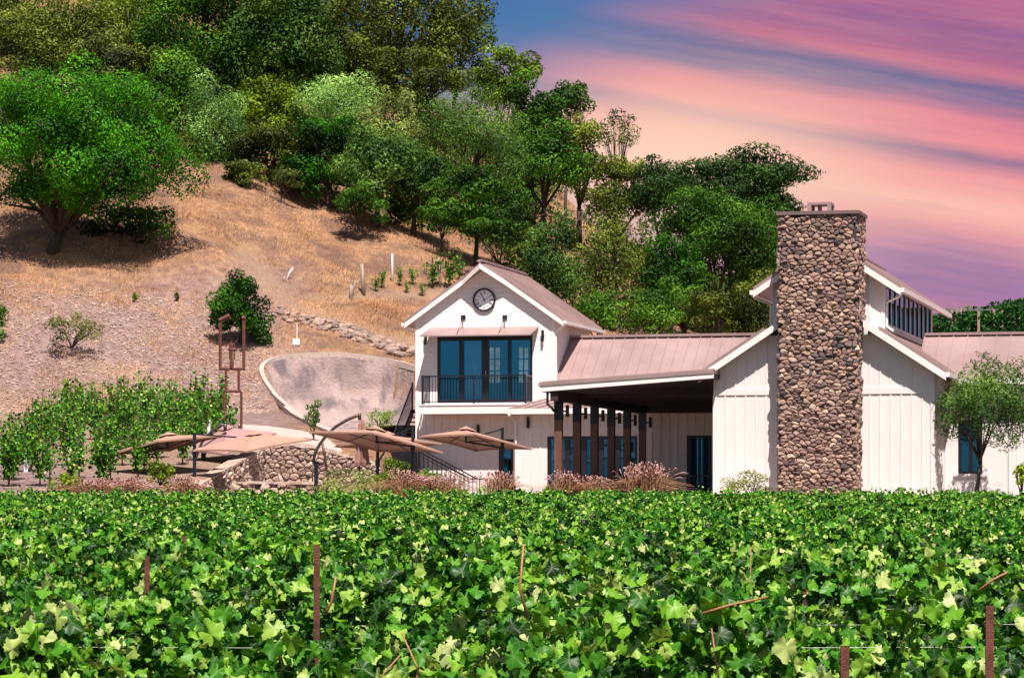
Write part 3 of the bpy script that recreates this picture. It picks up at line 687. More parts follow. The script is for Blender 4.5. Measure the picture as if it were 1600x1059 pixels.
gt=MB(RB); gt.box(x1+.021,x1+.09,LT+.02,LT+.1,zb,zroof(xr)-.4); gt.build('downpipe',M['trim'],tw)
# awning
aw=MB(RB); La=119.95; za=PZ(511,757,LT); zf=PZ(523,742,La)
ax0,ax1=PX(673,LT),PX(842,LT); bx0,bx1=PX(656,La),PX(829,La)
aw.hull8([(bx0,La,zf-.05),(bx1,La,zf-.05),(ax1,LT,za-.05),(ax0,LT,za-.05)],[(bx0,La,zf),(bx1,La,zf),(ax1,LT,za),(ax0,LT,za)])
aw.build('awning',M['roof'],tw)
for px in (724,789):
    ar=MB(RB); xx=PX(px,LT); zz=PZ(496,px,LT); ar.box(xx-.09,xx+.09,LT-.04,LT-.001,zz-.09,zz+.09)
    ar.tube([(xx,LT-.05,zz),(xx-.02,La+.08,zf+.02)],.012,5); ar.tube([(xx,LT-.05,zz),(xx+.05,LT-.25,za-.05)],.010,5); ar.build('awning_rod',M['black'],tw)
# balcony door wall: frame with four panes
fo=MB(RB); fx0,fx1,fz0,fz1=door; yv=LT+.03
fo.box(fx0,fx0+.1,yv,yv+.12,fz0,fz1); fo.box(fx1-.1,fx1,yv,yv+.12,fz0,fz1); fo.box(fx0+.1,fx1-.1,yv,yv+.12,fz1-.22,fz1); fo.box(fx0+.1,fx1-.1,yv,yv+.12,fz0,fz0+.12)
edges=[(687,717),(724,752),(763,793),(798,828)]; prev=fx0+.1
for i,(a,b) in enumerate(edges):
    xa,xb=PX(a,LT),PX(b,LT)
    if xa>prev: fo.box(prev,xa,yv-.005,yv+.11,fz0+.12,fz1-.22)
    prev=xb
if prev<fx1-.1: fo.box(prev,fx1-.1,yv-.005,yv+.11,fz0+.12,fz1-.22)
fd=fo.build('balcony_door',M['frame'],tw)
for a,b in edges:
    g=MB(RB); g.box(PX(a,LT),PX(b,LT),yv+.05,yv+.062,fz0+.12,fz1-.22); g.build('pane',M['glass'],fd)
cu=MB(RB)   # curtain behind the second pane
xa,xb=PX(722,LT),PX(754,LT); n=14
for i in range(n):
    a=xa+(xb-xa)*i/n; b=xa+(xb-xa)*(i+1)/n; ya=LT+.34+(.04 if i%2 else 0); yb_=LT+.34+(0 if i%2 else .04)
    cu.hull8([(a,ya,fz0+.1),(b,yb_,fz0+.1),(b,yb_+.01,fz0+.1),(a,ya+.01,fz0+.1)],[(a,ya,fz1-.2),(b,yb_,fz1-.2),(b,yb_+.01,fz1-.2),(a,ya+.01,fz1-.2)])
cu.build('curtain',simple('blue_grey_curtain',(.22,.30,.40),.9),tw)
hd=MB(RB); hd.box(PX(759,LT)-.015,PX(759,LT)+.015,yv-.05,yv-.005,fz0+.95,fz0+1.25); hd.build('handle',M['wire'],fd)
window(tw,gdoor[0],gdoor[1],LT+.05,gdoor[2],gdoor[3],1,1,.1,name='lower_door')
# balcony
Lb=119.95; bl,br=PX(657,Lb),PX(822,Lb); zs1=PZ(633,740,Lb); zs0=PZ(646,740,Lb)
bs=MB(RB); bs.box(bl-.05,PX(840,LT),Lb-.02,LT-.001,zs0,zs1); bs.box(bl-.08,PX(840,LT)+.03,Lb-.05,LT-.001,zs1,zs1+.05); bs.build('balcony_slab',M['trim'],tw)
ra=MB(RB); zr0,zr1=zs1+.13,PZ(586,740,Lb); rl,rr=PX(660,Lb),PX(821,Lb)
ra.box(rl,rr,Lb-.02,Lb+.03,zr1-.05,zr1); ra.box(rl,rr,Lb-.01,Lb+.02,zr0,zr0+.035)
for xx in (rl,rr):
    ra.box(xx-.02,xx+.02,Lb,LT-.001,zr1-.05,zr1-.001); ra.box(xx-.015,xx+.015,Lb,LT-.001,zr0,zr0+.034)
    for j in range(8): yy=Lb+.13*j+.1; ra.box(xx-.009,xx+.009,yy,yy+.018,zr0,zr1-.02)
    ra.box(xx-.03,xx+.03,Lb-.03,Lb+.03,zs1+.05,zr1+.01)
for i in range(35):
    xx=rl+(rr-rl)*(i+.5)/35; ra.box(xx-.009,xx+.009,Lb-.008,Lb+.01,zr0,zr1-.02)
ra.box((rl+rr)/2-.025,(rl+rr)/2+.025,Lb-.025,Lb+.028,zs1+.05,zr1-.002)
ra.build('balcony_railing',M['black'],tw)
lantern(666,530,LT,'small black lantern under the left end of the clock building awning')
lantern(849,525,LT,'black lantern right of the clock building awning')
lantern(748,672,LT+.02,'black lantern under the balcony of the clock building')
# clock
ccx,ccz=PX(757,LT),PZ(468.5,757,LT); R=.455
ck=empty('wall_clock',(ccx,LT,ccz-R),0,'round black rimmed clock with roman numerals on the gable','clock',None,True)
def ring(mb,cx_,cz,y0,y1,ri,ro,n=40):
    vs=[]
    for i in range(n):
        t=2*math.pi*i/n; c_,s_=math.cos(t),math.sin(t)
        for rr_,yy in ((ri,y1),(ri,y0),(ro,y0),(ro,y1)): vs.append((cx_+c_*rr_,yy,cz+s_*rr_))
    fs=[(i*4+a,i*4+(a+1)%4,((i+1)%n)*4+(a+1)%4,((i+1)%n)*4+a) for i in range(n) for a in range(4)]
    mb.add(vs,fs)
f=MB(RB); ring(f,ccx,ccz,LT-.09,LT-.002,R-.065,R); f.build('rim',M['black'],ck,False)
f=MB(RB); n=40; f.prism([(ccx+(R-.06)*math.cos(2*math.pi*i/n),LT-.035,ccz+(R-.06)*math.sin(2*math.pi*i/n)) for i in range(n)],(0,.03,0)); f.build('face',M['clockface'],ck)
f=MB(RB); ROM=['XII','I','II','III','IIII','V','VI','VII','VIII','IX','X','XI']; yn=LT-.039
def stroke(mb,p,q,w,y=yn,th_=.003):
    p=Vector((p[0],p[1])); q=Vector((q[0],q[1])); d=(q-p).normalized(); a=Vector((-d.y,d.x))*w/2
    P=[(ccx+v.x,y,ccz+v.y) for v in (p-a,q-a,q+a,p+a)]; mb.hull8(P,[(x,y+th_,z) for x,y,z in P])
for k,s in enumerate(ROM):
    th_=math.pi/2-2*math.pi*k/12; er=Vector((math.cos(th_),math.sin(th_))); et=Vector((math.sin(th_),-math.cos(th_)))
    wd={'I':.022,'V':.05,'X':.05}; tot=sum(wd[c] for c in s); x=-tot/2; r0,r1=.235,.345
    for c in s:
        w=wd[c]; a=x+.004; b=x+w-.004
        if c=='I': stroke(f,er*r0+et*(x+w/2),er*r1+et*(x+w/2),.012)
        if c=='V': stroke(f,er*r1+et*a,er*r0+et*(x+w/2),.012); stroke(f,er*r1+et*b,er*r0+et*(x+w/2),.007,yn-.001)
        if c=='X': stroke(f,er*r1+et*a,er*r0+et*b,.012); stroke(f,er*r1+et*b,er*r0+et*a,.007,yn-.001)
        x+=w
for k in range(60):
    t=2*math.pi*k/60; e=Vector((math.cos(t),math.sin(t))); stroke(f,e*.36,e*.375,.005)
f.build('numerals',M['black'],ck)
for nm,an,ln,w,yy in (('hour_hand',118,.27,.03,LT-.048),('minute_hand',32,.33,.014,LT-.054)):
    f=MB(RB); e=Vector((math.cos(math.radians(an)),math.sin(math.radians(an)))); stroke(f,-e*.09,e*ln,w,yy,.004); 
    if nm=='hour_hand': f.prism([(ccx+.022*math.cos(i*math.pi/5),yy-.007,ccz+.022*math.sin(i*math.pi/5)) for i in range(10)],(0,.004,0))
    f.build(nm,M['black'],ck)
# --- linking hall with the porch
LK=119.5
lk=empty('linking_hall',(PX(960,LK),LK,.2),0,'long low white hall with mauve metal roof and dark open timber porch','building',None,True)
kx0,kx1=PX(803,LK),PX(1115,105)+1.0; zk=PZ(637,900,LK-.6)
kd=(PX(855,LK),PX(996,LK),.2,PZ(681,925,LK)); kd2=(PX(1073,LK),PX(1112,LK),.2,PZ(680,1090,LK))
w_=MB(RB); w_.wall(kx0,kx1,LK,LK+.2,0,zk-.1,[kd,kd2]); w_.box(kx0,kx0+.2,LK+.2,LT-.01,0,zk-.1)
ztr0=PZ(677,900,LK); ztr1=PZ(667,900,LK)
battens(w_,kx0+.02,kx1,LK,ztr1,zk-.12,.33,w=.04); battens(w_,kx0+.02,kx1,LK,0,ztr0,.33,holes=[kd,kd2],w=.04)
w_.box(kx0,kx1,LK-.032,LK-.001,ztr0,ztr1)
wall_link=w_.build('wall',M['batten'],lk)
# upper wall strip and side pieces
w_=MB(RB); xtr=x1+.03; w_.box(xtr,kx1+1.5,121.6,121.8,zk,PZ(597,868,121.2)+.0); w_.box(xtr,kx1+1.5,126.3,126.5,0,5.0); w_.build('rear_wall',M['batten'],lk)
rf=MB(RB); zr_=6.91; yr_=123.8; ze_=zr_-.70*(yr_-121.1); xa=x1+.025; xb=PX(1250,yr_)
slab(rf,[(xa,121.1,ze_),(xb,121.1,ze_),(xb,yr_,zr_),(xa,yr_,zr_)],.08); slab(rf,[(xa,yr_,zr_),(xb,yr_,zr_),(xb,126.7,ze_),(xa,126.7,ze_)],.08)
seams(rf,(xa+.05,121.1,ze_),(xb,121.1,ze_),(xa+.05,yr_,zr_),(xb,yr_,zr_),.42)
rf.bar((xa,yr_,zr_+.05),(xb,yr_,zr_+.05),.3,.1)
# lower shed strip
el=PX(792,118.9); hb_=PX(846,121.0)
rf.hull8([(el,118.9,zk-.05),(kx1,118.9,zk-.05),(kx1,121.5,zk+.40),(hb_,120.98,zk+.35)],[(el,118.9,zk),(kx1,118.9,zk),(kx1,121.5,zk+.45),(hb_,120.98,zk+.40)])
rf.hull8([(el,118.9,zk-.05),(hb_,120.98,zk+.35),(hb_,120.98,zk+.3),(el,120.98,zk-.05)],[(el,118.9,zk),(hb_,120.98,zk+.4),(hb_,120.98,zk+.38),(el,120.98,zk)])
seams(rf,(el+.3,118.9,zk),(kx1,118.9,zk),(hb_+.2,120.98,zk+.42),(kx1+.6,120.98,zk+.42),.42,.035)
rf.build('roof',M['roof'],lk)
fa=MB(RB); fa.box(el,kx1,118.85,118.9,zk-.22,zk-.02); fa.box(el,el+.05,118.9,120.9,zk-.2,zk-.02); fa.box(el,kx1,118.9,119.5,zk-.22,zk-.19); fa.build('fascia',M['trim'],lk)
pp=MB(RB); x=PX(801,119.2); pp.tube([(x-.05,118.85,zk-.25),(x+.08,119.38,zk-.5),(x+.08,119.42,0)],.045,8); pp.build('downpipe',M['trim'],lk)
ff_=window(lk,kd[0],kd[1],LK+.03,kd[2],kd[3],5,1,.12,name='glass_door',bar=.2); window(lk,kd2[0],kd2[1],LK+.03,kd2[2],kd2[3],2,1,.1,name='glass_door',bar=.1)
dk=MB(RB); dk.box(kx0+.2,kx1,LK+3.0,LK+3.1,0,zk-.1); dk.box(kx0+.2,kx1,LK+.2,LK+3.1,zk-.2,zk-.1); dk.box(kx0+.2,kx1,LK+.2,LK+3.1,.1,.19); dk.build('room_lining',M['dark'],lk)
# porch
L1,L6=104.7,118.6; xpost=(PX(873,L1)+PX(1015,L6))/2; xpost=PX(873,L1)
Lr0=103.9; pxl,pxr=PX(843,Lr0),PX(1115,Lr0)
zl_t,zr_t=PZ(597.5,843,Lr0),PZ(577,1115,Lr0); zl_b,zr_b=PZ(612,843,Lr0),PZ(590.5,1115,Lr0)
pr=MB(RB); pr.hull8([(pxl-.03,Lr0-.03,zl_t-.12),(pxr,Lr0-.03,zr_t-.12),(pxr,118.7,zr_t-.12),(pxl-.03,118.7,zl_t-.12)],[(pxl-.03,Lr0-.03,zl_t),(pxr,Lr0-.03,zr_t),(pxr,118.7,zr_t),(pxl-.03,118.7,zl_t)])
n=34
for i in range(n): yy=Lr0+.2+i*.43; pr.bar((pxl,yy,zl_t+.02),(pxr,yy,zr_t+.02),.035,.04)
pr.build('porch_roof',M['roof'],lk)
pf=MB(RB); pf.hull8([(pxl,Lr0,zl_b),(pxr,Lr0,zr_b),(pxr,Lr0,zr_t-.12),(pxl,Lr0,zl_t-.12)],[(pxl,Lr0+.05,zl_b),(pxr,Lr0+.05,zr_b),(pxr,Lr0+.05,zr_t-.12),(pxl,Lr0+.05,zl_t-.12)])
pf.build('porch_fascia',M['trim'],lk)
pc=MB(RB); pc.hull8([(pxl+.01,Lr0+.05,zl_b-.0),(pxr,Lr0+.05,zr_b-.0),(pxr,118.65,zr_b),(pxl+.01,118.65,zl_b)],[(pxl+.01,Lr0+.05,zl_t-.13),(pxr,Lr0+.05,zr_t-.13),(pxr,118.65,zr_t-.13),(pxl+.01,118.65,zl_t-.13)])
zbm=PZ(627,873,L1); pc.box(xpost-.13,xpost+.13,Lr0+.1,118.64,zbm,zl_b+.05)
pc.box(xpost+.13,pxr,118.3,118.64,zbm+.02,zl_b+.1); 
for k in range(6):
    yy=L1+(L6-L1)*k/5; pc.box(xpost+.13,pxr,yy-.07,yy+.07,zl_b-.08,zl_b+.04) if k else None
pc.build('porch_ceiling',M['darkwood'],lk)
for k in range(6):
    yy=L1+(L6-L1)*k/5
    p=MB(RB); p.box(xpost-.125,xpost+.125,yy-.125,yy+.125,.3,zbm); po=p.build('porch_post',M['wood'],lk)
    b=MB(RB); b.box(xpost-.132,xpost+.132,yy-.132,yy+.132,zbm-.62,zbm-.001); b.box(xpost-.14,xpost+.14,yy-.14,yy+.14,.3,.5); b.build('bracket',M['black'],po)
    l=MB(RB); l.box(xpost+.13,xpost+.26,yy-.03,yy+.03,zbm-.36,zbm-.30); l.tube([(xpost+.3,yy,zbm-.52),(xpost+.3,yy,zbm-.12)],.06,10); l.build('lamp',M['black'],po)
dp=MB(RB); xg=pxl+.25; dp.tube([(xg,Lr0+.1,zl_b),(xg,Lr0+.1,zl_b-.42),(xg+.12,Lr0+.12,zl_b-.5),(xpost-.14,L1-.16,zbm-.32)],.045,8); dp.build('downpipe',M['black'],lk)
# porch rail at the back right
rl_=MB(RB); ya=110.0; xa_,xb_=PX(1052,ya),PX(1115,105)-.02; zt=PZ(742,1085,ya)
rl_.box(xa_,xb_,ya-.02,ya+.03,zt-.05,zt)
for i in range(16): xx=xa_+(xb_-xa_)*i/15.5; rl_.box(xx,xx+.018,ya-.008,ya+.01,.3,zt-.02)
rl_.build('porch_railing',M['black'],lk)
lantern(826,660,LK,'black lantern on the short white wall left of the porch')
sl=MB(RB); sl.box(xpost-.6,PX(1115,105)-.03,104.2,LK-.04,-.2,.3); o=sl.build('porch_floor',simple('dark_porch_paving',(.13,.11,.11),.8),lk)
# fan in porch? (not visible) -- barn
LBN=105.0
bn=empty('stone_chimney_barn',(PX(1287,LBN),LBN+4,.2),0,'white board-and-batten barn with raised clerestory roof and tall stone chimney','building',None,True)
bx0,bx1=PX(1115,LBN),PX(1460,LBN); bc=(bx0+bx1)/2; LE=120.0; S=.655
zeave=PZ(579,1478,LBN-.5); xer=PX(1478,LBN-.5); zlow=lambda x: zeave+S*(abs(xer-bc)-abs(x-bc))      # lower roof top surface
LM=LBN+1.2; mx0,mx1=PX(1209,LM),PX(1385,LM); mc=bc
mhw=(mx1-mx0)/2; mx0,mx1=bc-mhw,bc+mhw
LMo=LM-.45; mer=abs(PX(1407,LMo)-bc); zme=PZ(447,1407,LMo); zmon=lambda x: zme+S*(mer-abs(x-bc))
wt=MB(RB); thr=.2
hwl=zlow(bx0)-thr
wt.box(bx0,bx1,LBN,LBN+.2,0,hwl)
cap=zlow(mx1)-thr
wt.prism([(bx0,LBN,hwl),(bx1,LBN,hwl),(mx1,LBN,cap),(mx0,LBN,cap)],(0,.2,0))
zt0,zt1=PZ(615,1400,LBN),PZ(605,1400,LBN)
topf=lambda x: min(cap,zlow(x)-thr)-.02
battens(wt,bx0+.03,bx1-.03,LBN,zt1,0,.335,top=topf,w=.045); battens(wt,bx0+.03,bx1-.03,LBN,0,zt0,.335,w=.045)
wt.box(bx0,bx1,LBN-.034,LBN-.001,zt0,zt1)
wt.box(bx1-.12,bx1+.02,LBN-.034,LBN-.0015,0,zt0); wt.box(bx0-.02,bx0+.12,LBN-.034,LBN-.0015,0,zt0)
wt.box(bx0,bx0+.2,LBN+.2,LE,0,hwl); wt.box(bx1-.2,bx1,LBN+.2,LE,0,hwl); wt.box(bx0+.2,bx1-.2,LE-.2,LE,0,hwl)
battens(wt,LBN+.3,LE,bx1,0,hwl-.1,.335,axis='y'); wt.build('wall',M['batten'],bn)
# monitor walls
mo=MB(RB); zmb=cap-.5; zmt=zmon(mx1)-thr
mo.box(mx0,mx1,LM,LM+.15,zmb,zmt); mo.prism([(mx0,LM,zmt),(mx1,LM,zmt),(bc,LM,zmon(bc)-thr)],(0,.15,0))
battens(mo,mx0+.02,mx1-.02,LM,zmb,0,.42,top=lambda x:zmon(x)-thr-.02,w=.05)
mo.box(mx1-.12,mx1+.012,LM-.03,LM-.002,zmb,zmt)
zw0,zw1=zlow(mx1)+.22,zmt-.10; ylo,yhi=LM+.35,LE-.4
mo.box(mx0,mx0+.15,LM+.15,LE,zmb,zmt)
mo.box(mx1-.15,mx1,LM+.15,ylo,zmb,zmt); mo.box(mx1-.15,mx1,yhi,LE,zmb,zmt); mo.box(mx1-.15,mx1,ylo,yhi,zmb,zw0); mo.box(mx1-.15,mx1,ylo,yhi,zw1,zmt)
mo.box(mx1,mx1+.04,ylo-.1,yhi+.1,zw0-.08,zw0)
mo.box(mx0+.15,mx1-.15,LE-.15,LE,zmb,zmt); mo.build('clerestory_wall',M['batten'],bn)
nw=10
for i in range(nw):
    a=ylo+(yhi-ylo)*i/nw+.09; b=ylo+(yhi-ylo)*(i+1)/nw-.09
    f=MB(RB)
    if True:
        f.box(mx1-.06,mx1-.01,a,a+.05,zw0,zw1); f.box(mx1-.06,mx1-.01,b-.05,b,zw0,zw1); f.box(mx1-.06,mx1-.01,a+.05,b-.05,zw1-.05,zw1); f.box(mx1-.06,mx1-.01,a+.05,b-.05,zw0,zw0+.05)
    fo=f.build('clerestory_window',M['frame'],bn)
    g=MB(RB); g.box(mx1-.035,mx1-.03,a+.05,b-.05,zw0+.05,zw1-.05); g.build('pane',M['glass'],fo)
f=MB(RB)
for i in range(nw+1):
    a=ylo+(yhi-ylo)*i/nw; f.box(mx1-.06,mx1+.012,max(ylo,a-.07),min(yhi,a+.07),zw0,zw1)
f.build('window_trim',M['trim'],bn)
dk=MB(RB); dk.box(mx1-1.2,mx1-1.1,ylo,yhi,zmb,zmt); dk.build('room_lining',M['dark'],bn)
# roofs
def gable_roof(mb,cx_,half_in,half_out,zf,yA,yB,th=.07,step=.42):
    for s_ in (-1,1):
        a=cx_+s_*half_out; b=cx_+s_*half_in
        slab(mb,[(a,yA,zf(a)),(b,yA,zf(b)),(b,yB,zf(b)),(a,yB,zf(a))],th)
        seams(mb,(a,yA+.02,zf(a)),(a,yB,zf(a)),(b,yA+.02,zf(b)),(b,yB,zf(b)),step)
rf=MB(RB); ho=abs(xer-bc)
gable_roof(rf,bc,mhw+.002,ho,zlow,LBN-.5,LE+.4); gable_roof(rf,bc,0,mer,zmon,LMo,LE+.3); rf.bar((bc,LMo,zmon(bc)+.03),(bc,LE+.3,zmon(bc)+.03),.25,.07)
rf.build('roof',M['roof'],bn)
fa=MB(RB)
for s_ in (-1,1):
    for (hi,ho_,zf,yy,dd) in ((mhw-.5,ho,zlow,LBN-.5,.24),(0,mer,zmon,LMo,.22)):
        a=bc+s_*ho_; b=bc+s_*hi
        P=[(a,yy,zf(a)-.07-dd),(b,yy,zf(b)-.07-dd),(b,yy,zf(b)-.07),(a,yy,zf(a)-.07)]; fa.hull8(P,[(x,y+.05,z) for x,y,z in P])
        slab(fa,[(a,yy+.05,zf(a)-.1),(b,yy+.05,zf(b)-.1),(b,LE+.2,zf(b)-.1),(a,LE+.2,zf(a)-.1)],.04) if zf is zmon or True else None
fa.build('rake_board',M['trim'],bn)
gt=MB(RB)
for s_ in (-1,1):
    for (ho_,zf,yy) in ((ho,zlow,LBN-.5),(mer,zmon,LMo)):
        a=bc+s_*ho_; gt.box(min(a,a+s_*.12),max(a,a+s_*.12),yy,LE+.3,zf(a)-.2,zf(a)-.05)
    a=bc+s_*mer; gt.tube([(a+s_*.06,LMo+.15,zmon(a)-.2),(a-s_*.05,LMo+.2,zmon(a)-.32),(bc+s_*(mhw+.06),LM+.05,zmon(a)-.5),(bc+s_*(mhw+.06),LM+.05,zlow(mx1)+.12),(bc+s_*(mhw+.3),LM-.1,zlow(mx1)-.05)],.045,8)
gt.build('gutter',M['trim'],bn)
# chimney
LC=103.95; cx0,cx1=PX(1214,LC),PX(1340,LC); zct=PZ(335,1280,LC)
ch=MB(RB); ch.box(cx0+.06,cx1-.06,LC+.06,LBN+.9,0,zct); cho=ch.build('chimney',M['mortar'],bn)
st=MB(RB); hh=zct
stones(st,(cx0+.05,LC+.08,0),(1,0,0),(0,0,1),(0,-1,0),cx1-cx0-.1,hh,.16,.09,asp=1.6)
stones(st,(cx1-.08,LC+.05,0),(0,1,0),(0,0,1),(1,0,0),LBN-LC-.05,zlow(cx1),.20,.090)
stones(st,(cx1-.08,LC+.05,zlow(cx1)-.1),(0,1,0),(0,0,1),(1,0,0),LBN+.85-LC,hh-zlow(cx1)+.1,.20,.090)
stones(st,(cx0+.08,LBN,0),(0,-1,0),(0,0,1),(-1,0,0),LBN-LC-.05,zlow(cx1),.20,.090)
stones(st,(cx0+.08,LBN+.9,zlow(cx0)-.1),(0,-1,0),(0,0,1),(-1,0,0),LBN+.85-LC,hh-zlow(cx0)+.1,.20,.090)
st.build('stonework',M['cstone'],cho,False)
cc=MB(RB); cc.box(cx0-.02,cx1+.06,LC-.05,LBN+.95,zct,zct+.11); cc.build('chimney_cap',M['flash'],cho)
fx0_,fx1_=PX(1263,LC+.5),PX(1300,LC+.5); zf_=PZ(317,1280,LC+.5)
fc=MB(RB); 
for (a,b) in ((fx0_,fx0_+.13),(fx1_-.13,fx1_)):
    for (c_,d_) in ((LC+.3,LC+.42),(LC+.95,LC+1.07)): fc.box(a,b,c_,d_,zct+.11,zf_-.07)
fc.box(fx0_,fx1_,LC+.3,LC+1.07,zf_-.08,zf_); fc.box(fx0_+.3,fx0_+.42,LC+.6,LC+.72,zct+.11,zf_-.08); fc.build('flue_cover',M['roof'],cho)
# right wing
LWg=108.0; wx0,wx1=bx1+.002,PX(1640,LWg)
wn=(PX(1497,LWg),PX(1535,LWg),PZ(740,1515,LWg),PZ(656,1515,LWg)); zwe=PZ(590,1540,LWg-.6)
w_=MB(RB); w_.wall(wx0,wx1,LWg,LWg+.2,0,zwe-.1,[wn]); 
ztw=PZ(612,1500,LWg); w_.box(wx0,wx1,LWg-.03,LWg-.001,ztw-.2,ztw)
battens(w_,wx0+.02,PX(1462,LWg)+.2,LWg,0,ztw-.2,.4); w_.box(PX(1576,LWg),PX(1584,LWg),LWg-.06,LWg-.001,0,zwe-.2); battens(w_,PX(1588,LWg),wx1,LWg,0,ztw-.2,.3)
w_.box(wn[0]-.15,wn[1]+.15,LWg-.06,LWg-.001,wn[2]-.1,wn[2]); w_.build('wing_wall',M['batten'],bn)
window(bn,wn[0],wn[1],LWg+.03,wn[2],wn[3],2,1,.09,bar=.12); dk=MB(RB); dk.box(wx0,wx1,LWg+1.5,LWg+1.6,0,zwe-.2); dk.build('room_lining',M['dark'],bn)
rf=MB(RB); zrg=PZ(523,1530,110.2); sw=(zrg-zwe)/(110.2-(LWg-.6)); xa,xb=bx1-.9,wx1+1
slab(rf,[(xa,LWg-.6,zwe),(xb,LWg-.6,zwe),(xb,110.2,zrg),(xa,110.2,zrg)],.08); slab(rf,[(xa,110.2,zrg),(xb,110.2,zrg),(xb,113,zwe),(xa,113,zwe)],.08)
seams(rf,(xa,LWg-.6,zwe),(xb,LWg-.6,zwe),(xa,110.2,zrg),(xb,110.2,zrg),.45); rf.bar((xa,110.2,zrg+.04),(xb,110.2,zrg+.04),.3,.09)
rf.build('wing_roof',M['roof'],bn)
fa=MB(RB); fa.box(bx1+.3,xb,LWg-.65,LWg-.6,zwe-.22,zwe-.02); fa.build('wing_fascia',M['trim'],bn)
# ------------------------------------------------------------------ outside stair
def bpt(px,py,ly): return Vector((PX(px,ly),ly,PZ(py,px,ly)))
stt=empty('outside_stair',(PX(630,119),119.5,.3),0,'black steel stair with railings climbing the left side of the clock building','stair',None,True)
tr=MB(RB); rg=MB(RB)
xs0=x0-.15; xs1=x0-1.05
top=(LT+3.2,PZ(640,645,LT+3.2)); bot=(LT-.2,1.55)
for i in range(13):
    t=(i+.5)/13; yy=bot[0]+(top[0]-bot[0])*t; zz=bot[1]+(top[1]-bot[1])*t; tr.box(xs1+.06,xs0-.06,yy-.15,yy+.15,zz-.05,zz)
for xx in (xs0,xs1):
    rg.bar((xx,bot[0]-.1,bot[1]-.12),(xx,top[0],top[1]-.12),.05,.26)
    for k in (1.0,.1): rg.bar((xx,bot[0],bot[1]+k),(xx,top[0],top[1]+k),.045,.045)
    for i in range(26):
        t=i/25; yy=bot[0]+(top[0]-bot[0])*t; zz=bot[1]+(top[1]-bot[1])*t; rg.box(xx-.009,xx+.009,yy-.009,yy+.009,zz+.1,zz+1.0)
rg.box(xs1-.04,xs1+.02,top[0]-.02,top[0]+.05,top[1]-.2,top[1]+1.1)
tr.box(xs1,xs0,top[0],top[0]+1.4,top[1]-.12,top[1])
# landing and lower flight running right
yl0,yl1=119.4,120.6; lx0,lx1=PX(592,119.8),PX(646,119.8); zl=1.5
tr.box(lx0,lx1,yl0,yl1,zl-.15,zl); end=PX(735,119.6); ze2=.35
for i in range(8):
    t=(i+.5)/8; xx=lx1+(end-lx1)*t; zz=zl-.15+(ze2-zl)*t*1.0; tr.box(xx-.14,xx+.14,yl0+.05,yl1-.1,zz-.04,zz)
for yy in (yl0,yl1):
    rg.bar((lx0,yy,zl+1.0),(lx1,yy,zl+1.0),.045); rg.bar((lx0,yy,zl+.5),(lx1,yy,zl+.5),.03); rg.bar((lx0,yy,zl+.1),(lx1,yy,zl+.1),.03)
    for i in range(9): xx=lx0+(lx1-lx0)*i/8; rg.box(xx-.009,xx+.009,yy-.009,yy+.009,zl,zl+1)
    rg.bar((lx1,yy,zl+1.0),(end,yy,ze2+.95),.045); rg.bar((lx1,yy,zl+.88),(end,yy,ze2+.83),.03); rg.bar((lx1,yy,zl-.14),(end,yy,ze2-.1),.05,.24)
    for i in range(14): t=i/13; xx=lx1+(end-lx1)*t; zz=zl+(ze2-zl)*t; rg.box(xx-.009,xx+.009,yy-.009,yy+.009,zz-.1,zz+.95)
    rg.bar((end,yy,ze2+.95),(end+.45,yy,ze2+.93),.045); rg.bar((end+.42,yy,0),(end+.42,yy,ze2+.93),.03)
for xx in (lx0,lx1):
    for yy in (yl0,yl1): rg.box(xx-.04,xx+.04,yy-.04,yy+.04,0,zl+1.02)
lp=MB(RB); lp.box(lx0+.06,lx1-.06,yl0+.04,yl0+.1,0,zl-.16); lp.box(lx0+.06,lx0+.12,yl0+.1,yl1-.06,0,zl-.16); lp.box(lx0+.06,lx1-.06,yl1-.1,yl1-.06,zl+.01,zl+.86); lp.build('landing_panel',M['black'],stt)
tr.build('treads',M['black'],stt); rg.build('railing',M['black'],stt)
# ------------------------------------------------------------------ stone walls, path, hollow
def wallpiece(name,label,a,b,topf,zb_,sz,thick=.4,n=30,cat='wall'):
    a=Vector(a); b=Vector(b); L=(b-a).length; U=(b-a)/L; Nn=Vector((U.y,-U.x,0)); r_=empty(name,((a.x+b.x)/2,(a.y+b.y)/2,zb_),0,label,cat)
    core=MB()
    for i in range(n):
        u0,u1=L*i/n,L*(i+1)/n; P=[a+U*u0,a+U*u1,a+U*u1-Nn*thick,a+U*u0-Nn*thick]
        core.hull8([(p.x,p.y,zb_) for p in P],[(p.x,p.y,topf(u)-.03) for p,u in zip(P,(u0/L,u1/L,u1/L,u0/L))])
    core.build('core',M['wmortar'],r_)
    mb=MB(); hmax=max(topf(i/20) for i in range(21))-zb_
    stones(mb,(a.x,a.y,zb_),U,(0,0,1),Nn,L,hmax,sz,.12,test=lambda x,y:y+zb_<topf(x/L)-.08,asp=1.35)
    # coping stones
    k=int(L/(sz*1.3))
    for i in range(k):
        u=(i+.5)/k; p=a+U*(u*L); zz=topf(u); h_=random.uniform(.05,.09); w2=L/k*.47
        q=[p-U*w2+Nn*.1,p+U*w2+Nn*.1,p+U*w2-Nn*thick,p-U*w2-Nn*thick]; dz=(topf(min(1,u+.01))-topf(max(0,u-.01)))/(.02*L)*w2
        mb.hull8([(v.x,v.y,zz-h_+s_*dz) for v,s_ in zip(q,(-1,1,1,-1))],[(v.x*1.0,v.y,zz+h_*.3+random.uniform(-.02,.02)+s_*dz) for v,s_ in zip(q,(-1,1,1,-1))],random.uniform(.5,1))
    mb.build('stonework',M['wstone'],r_); return r_
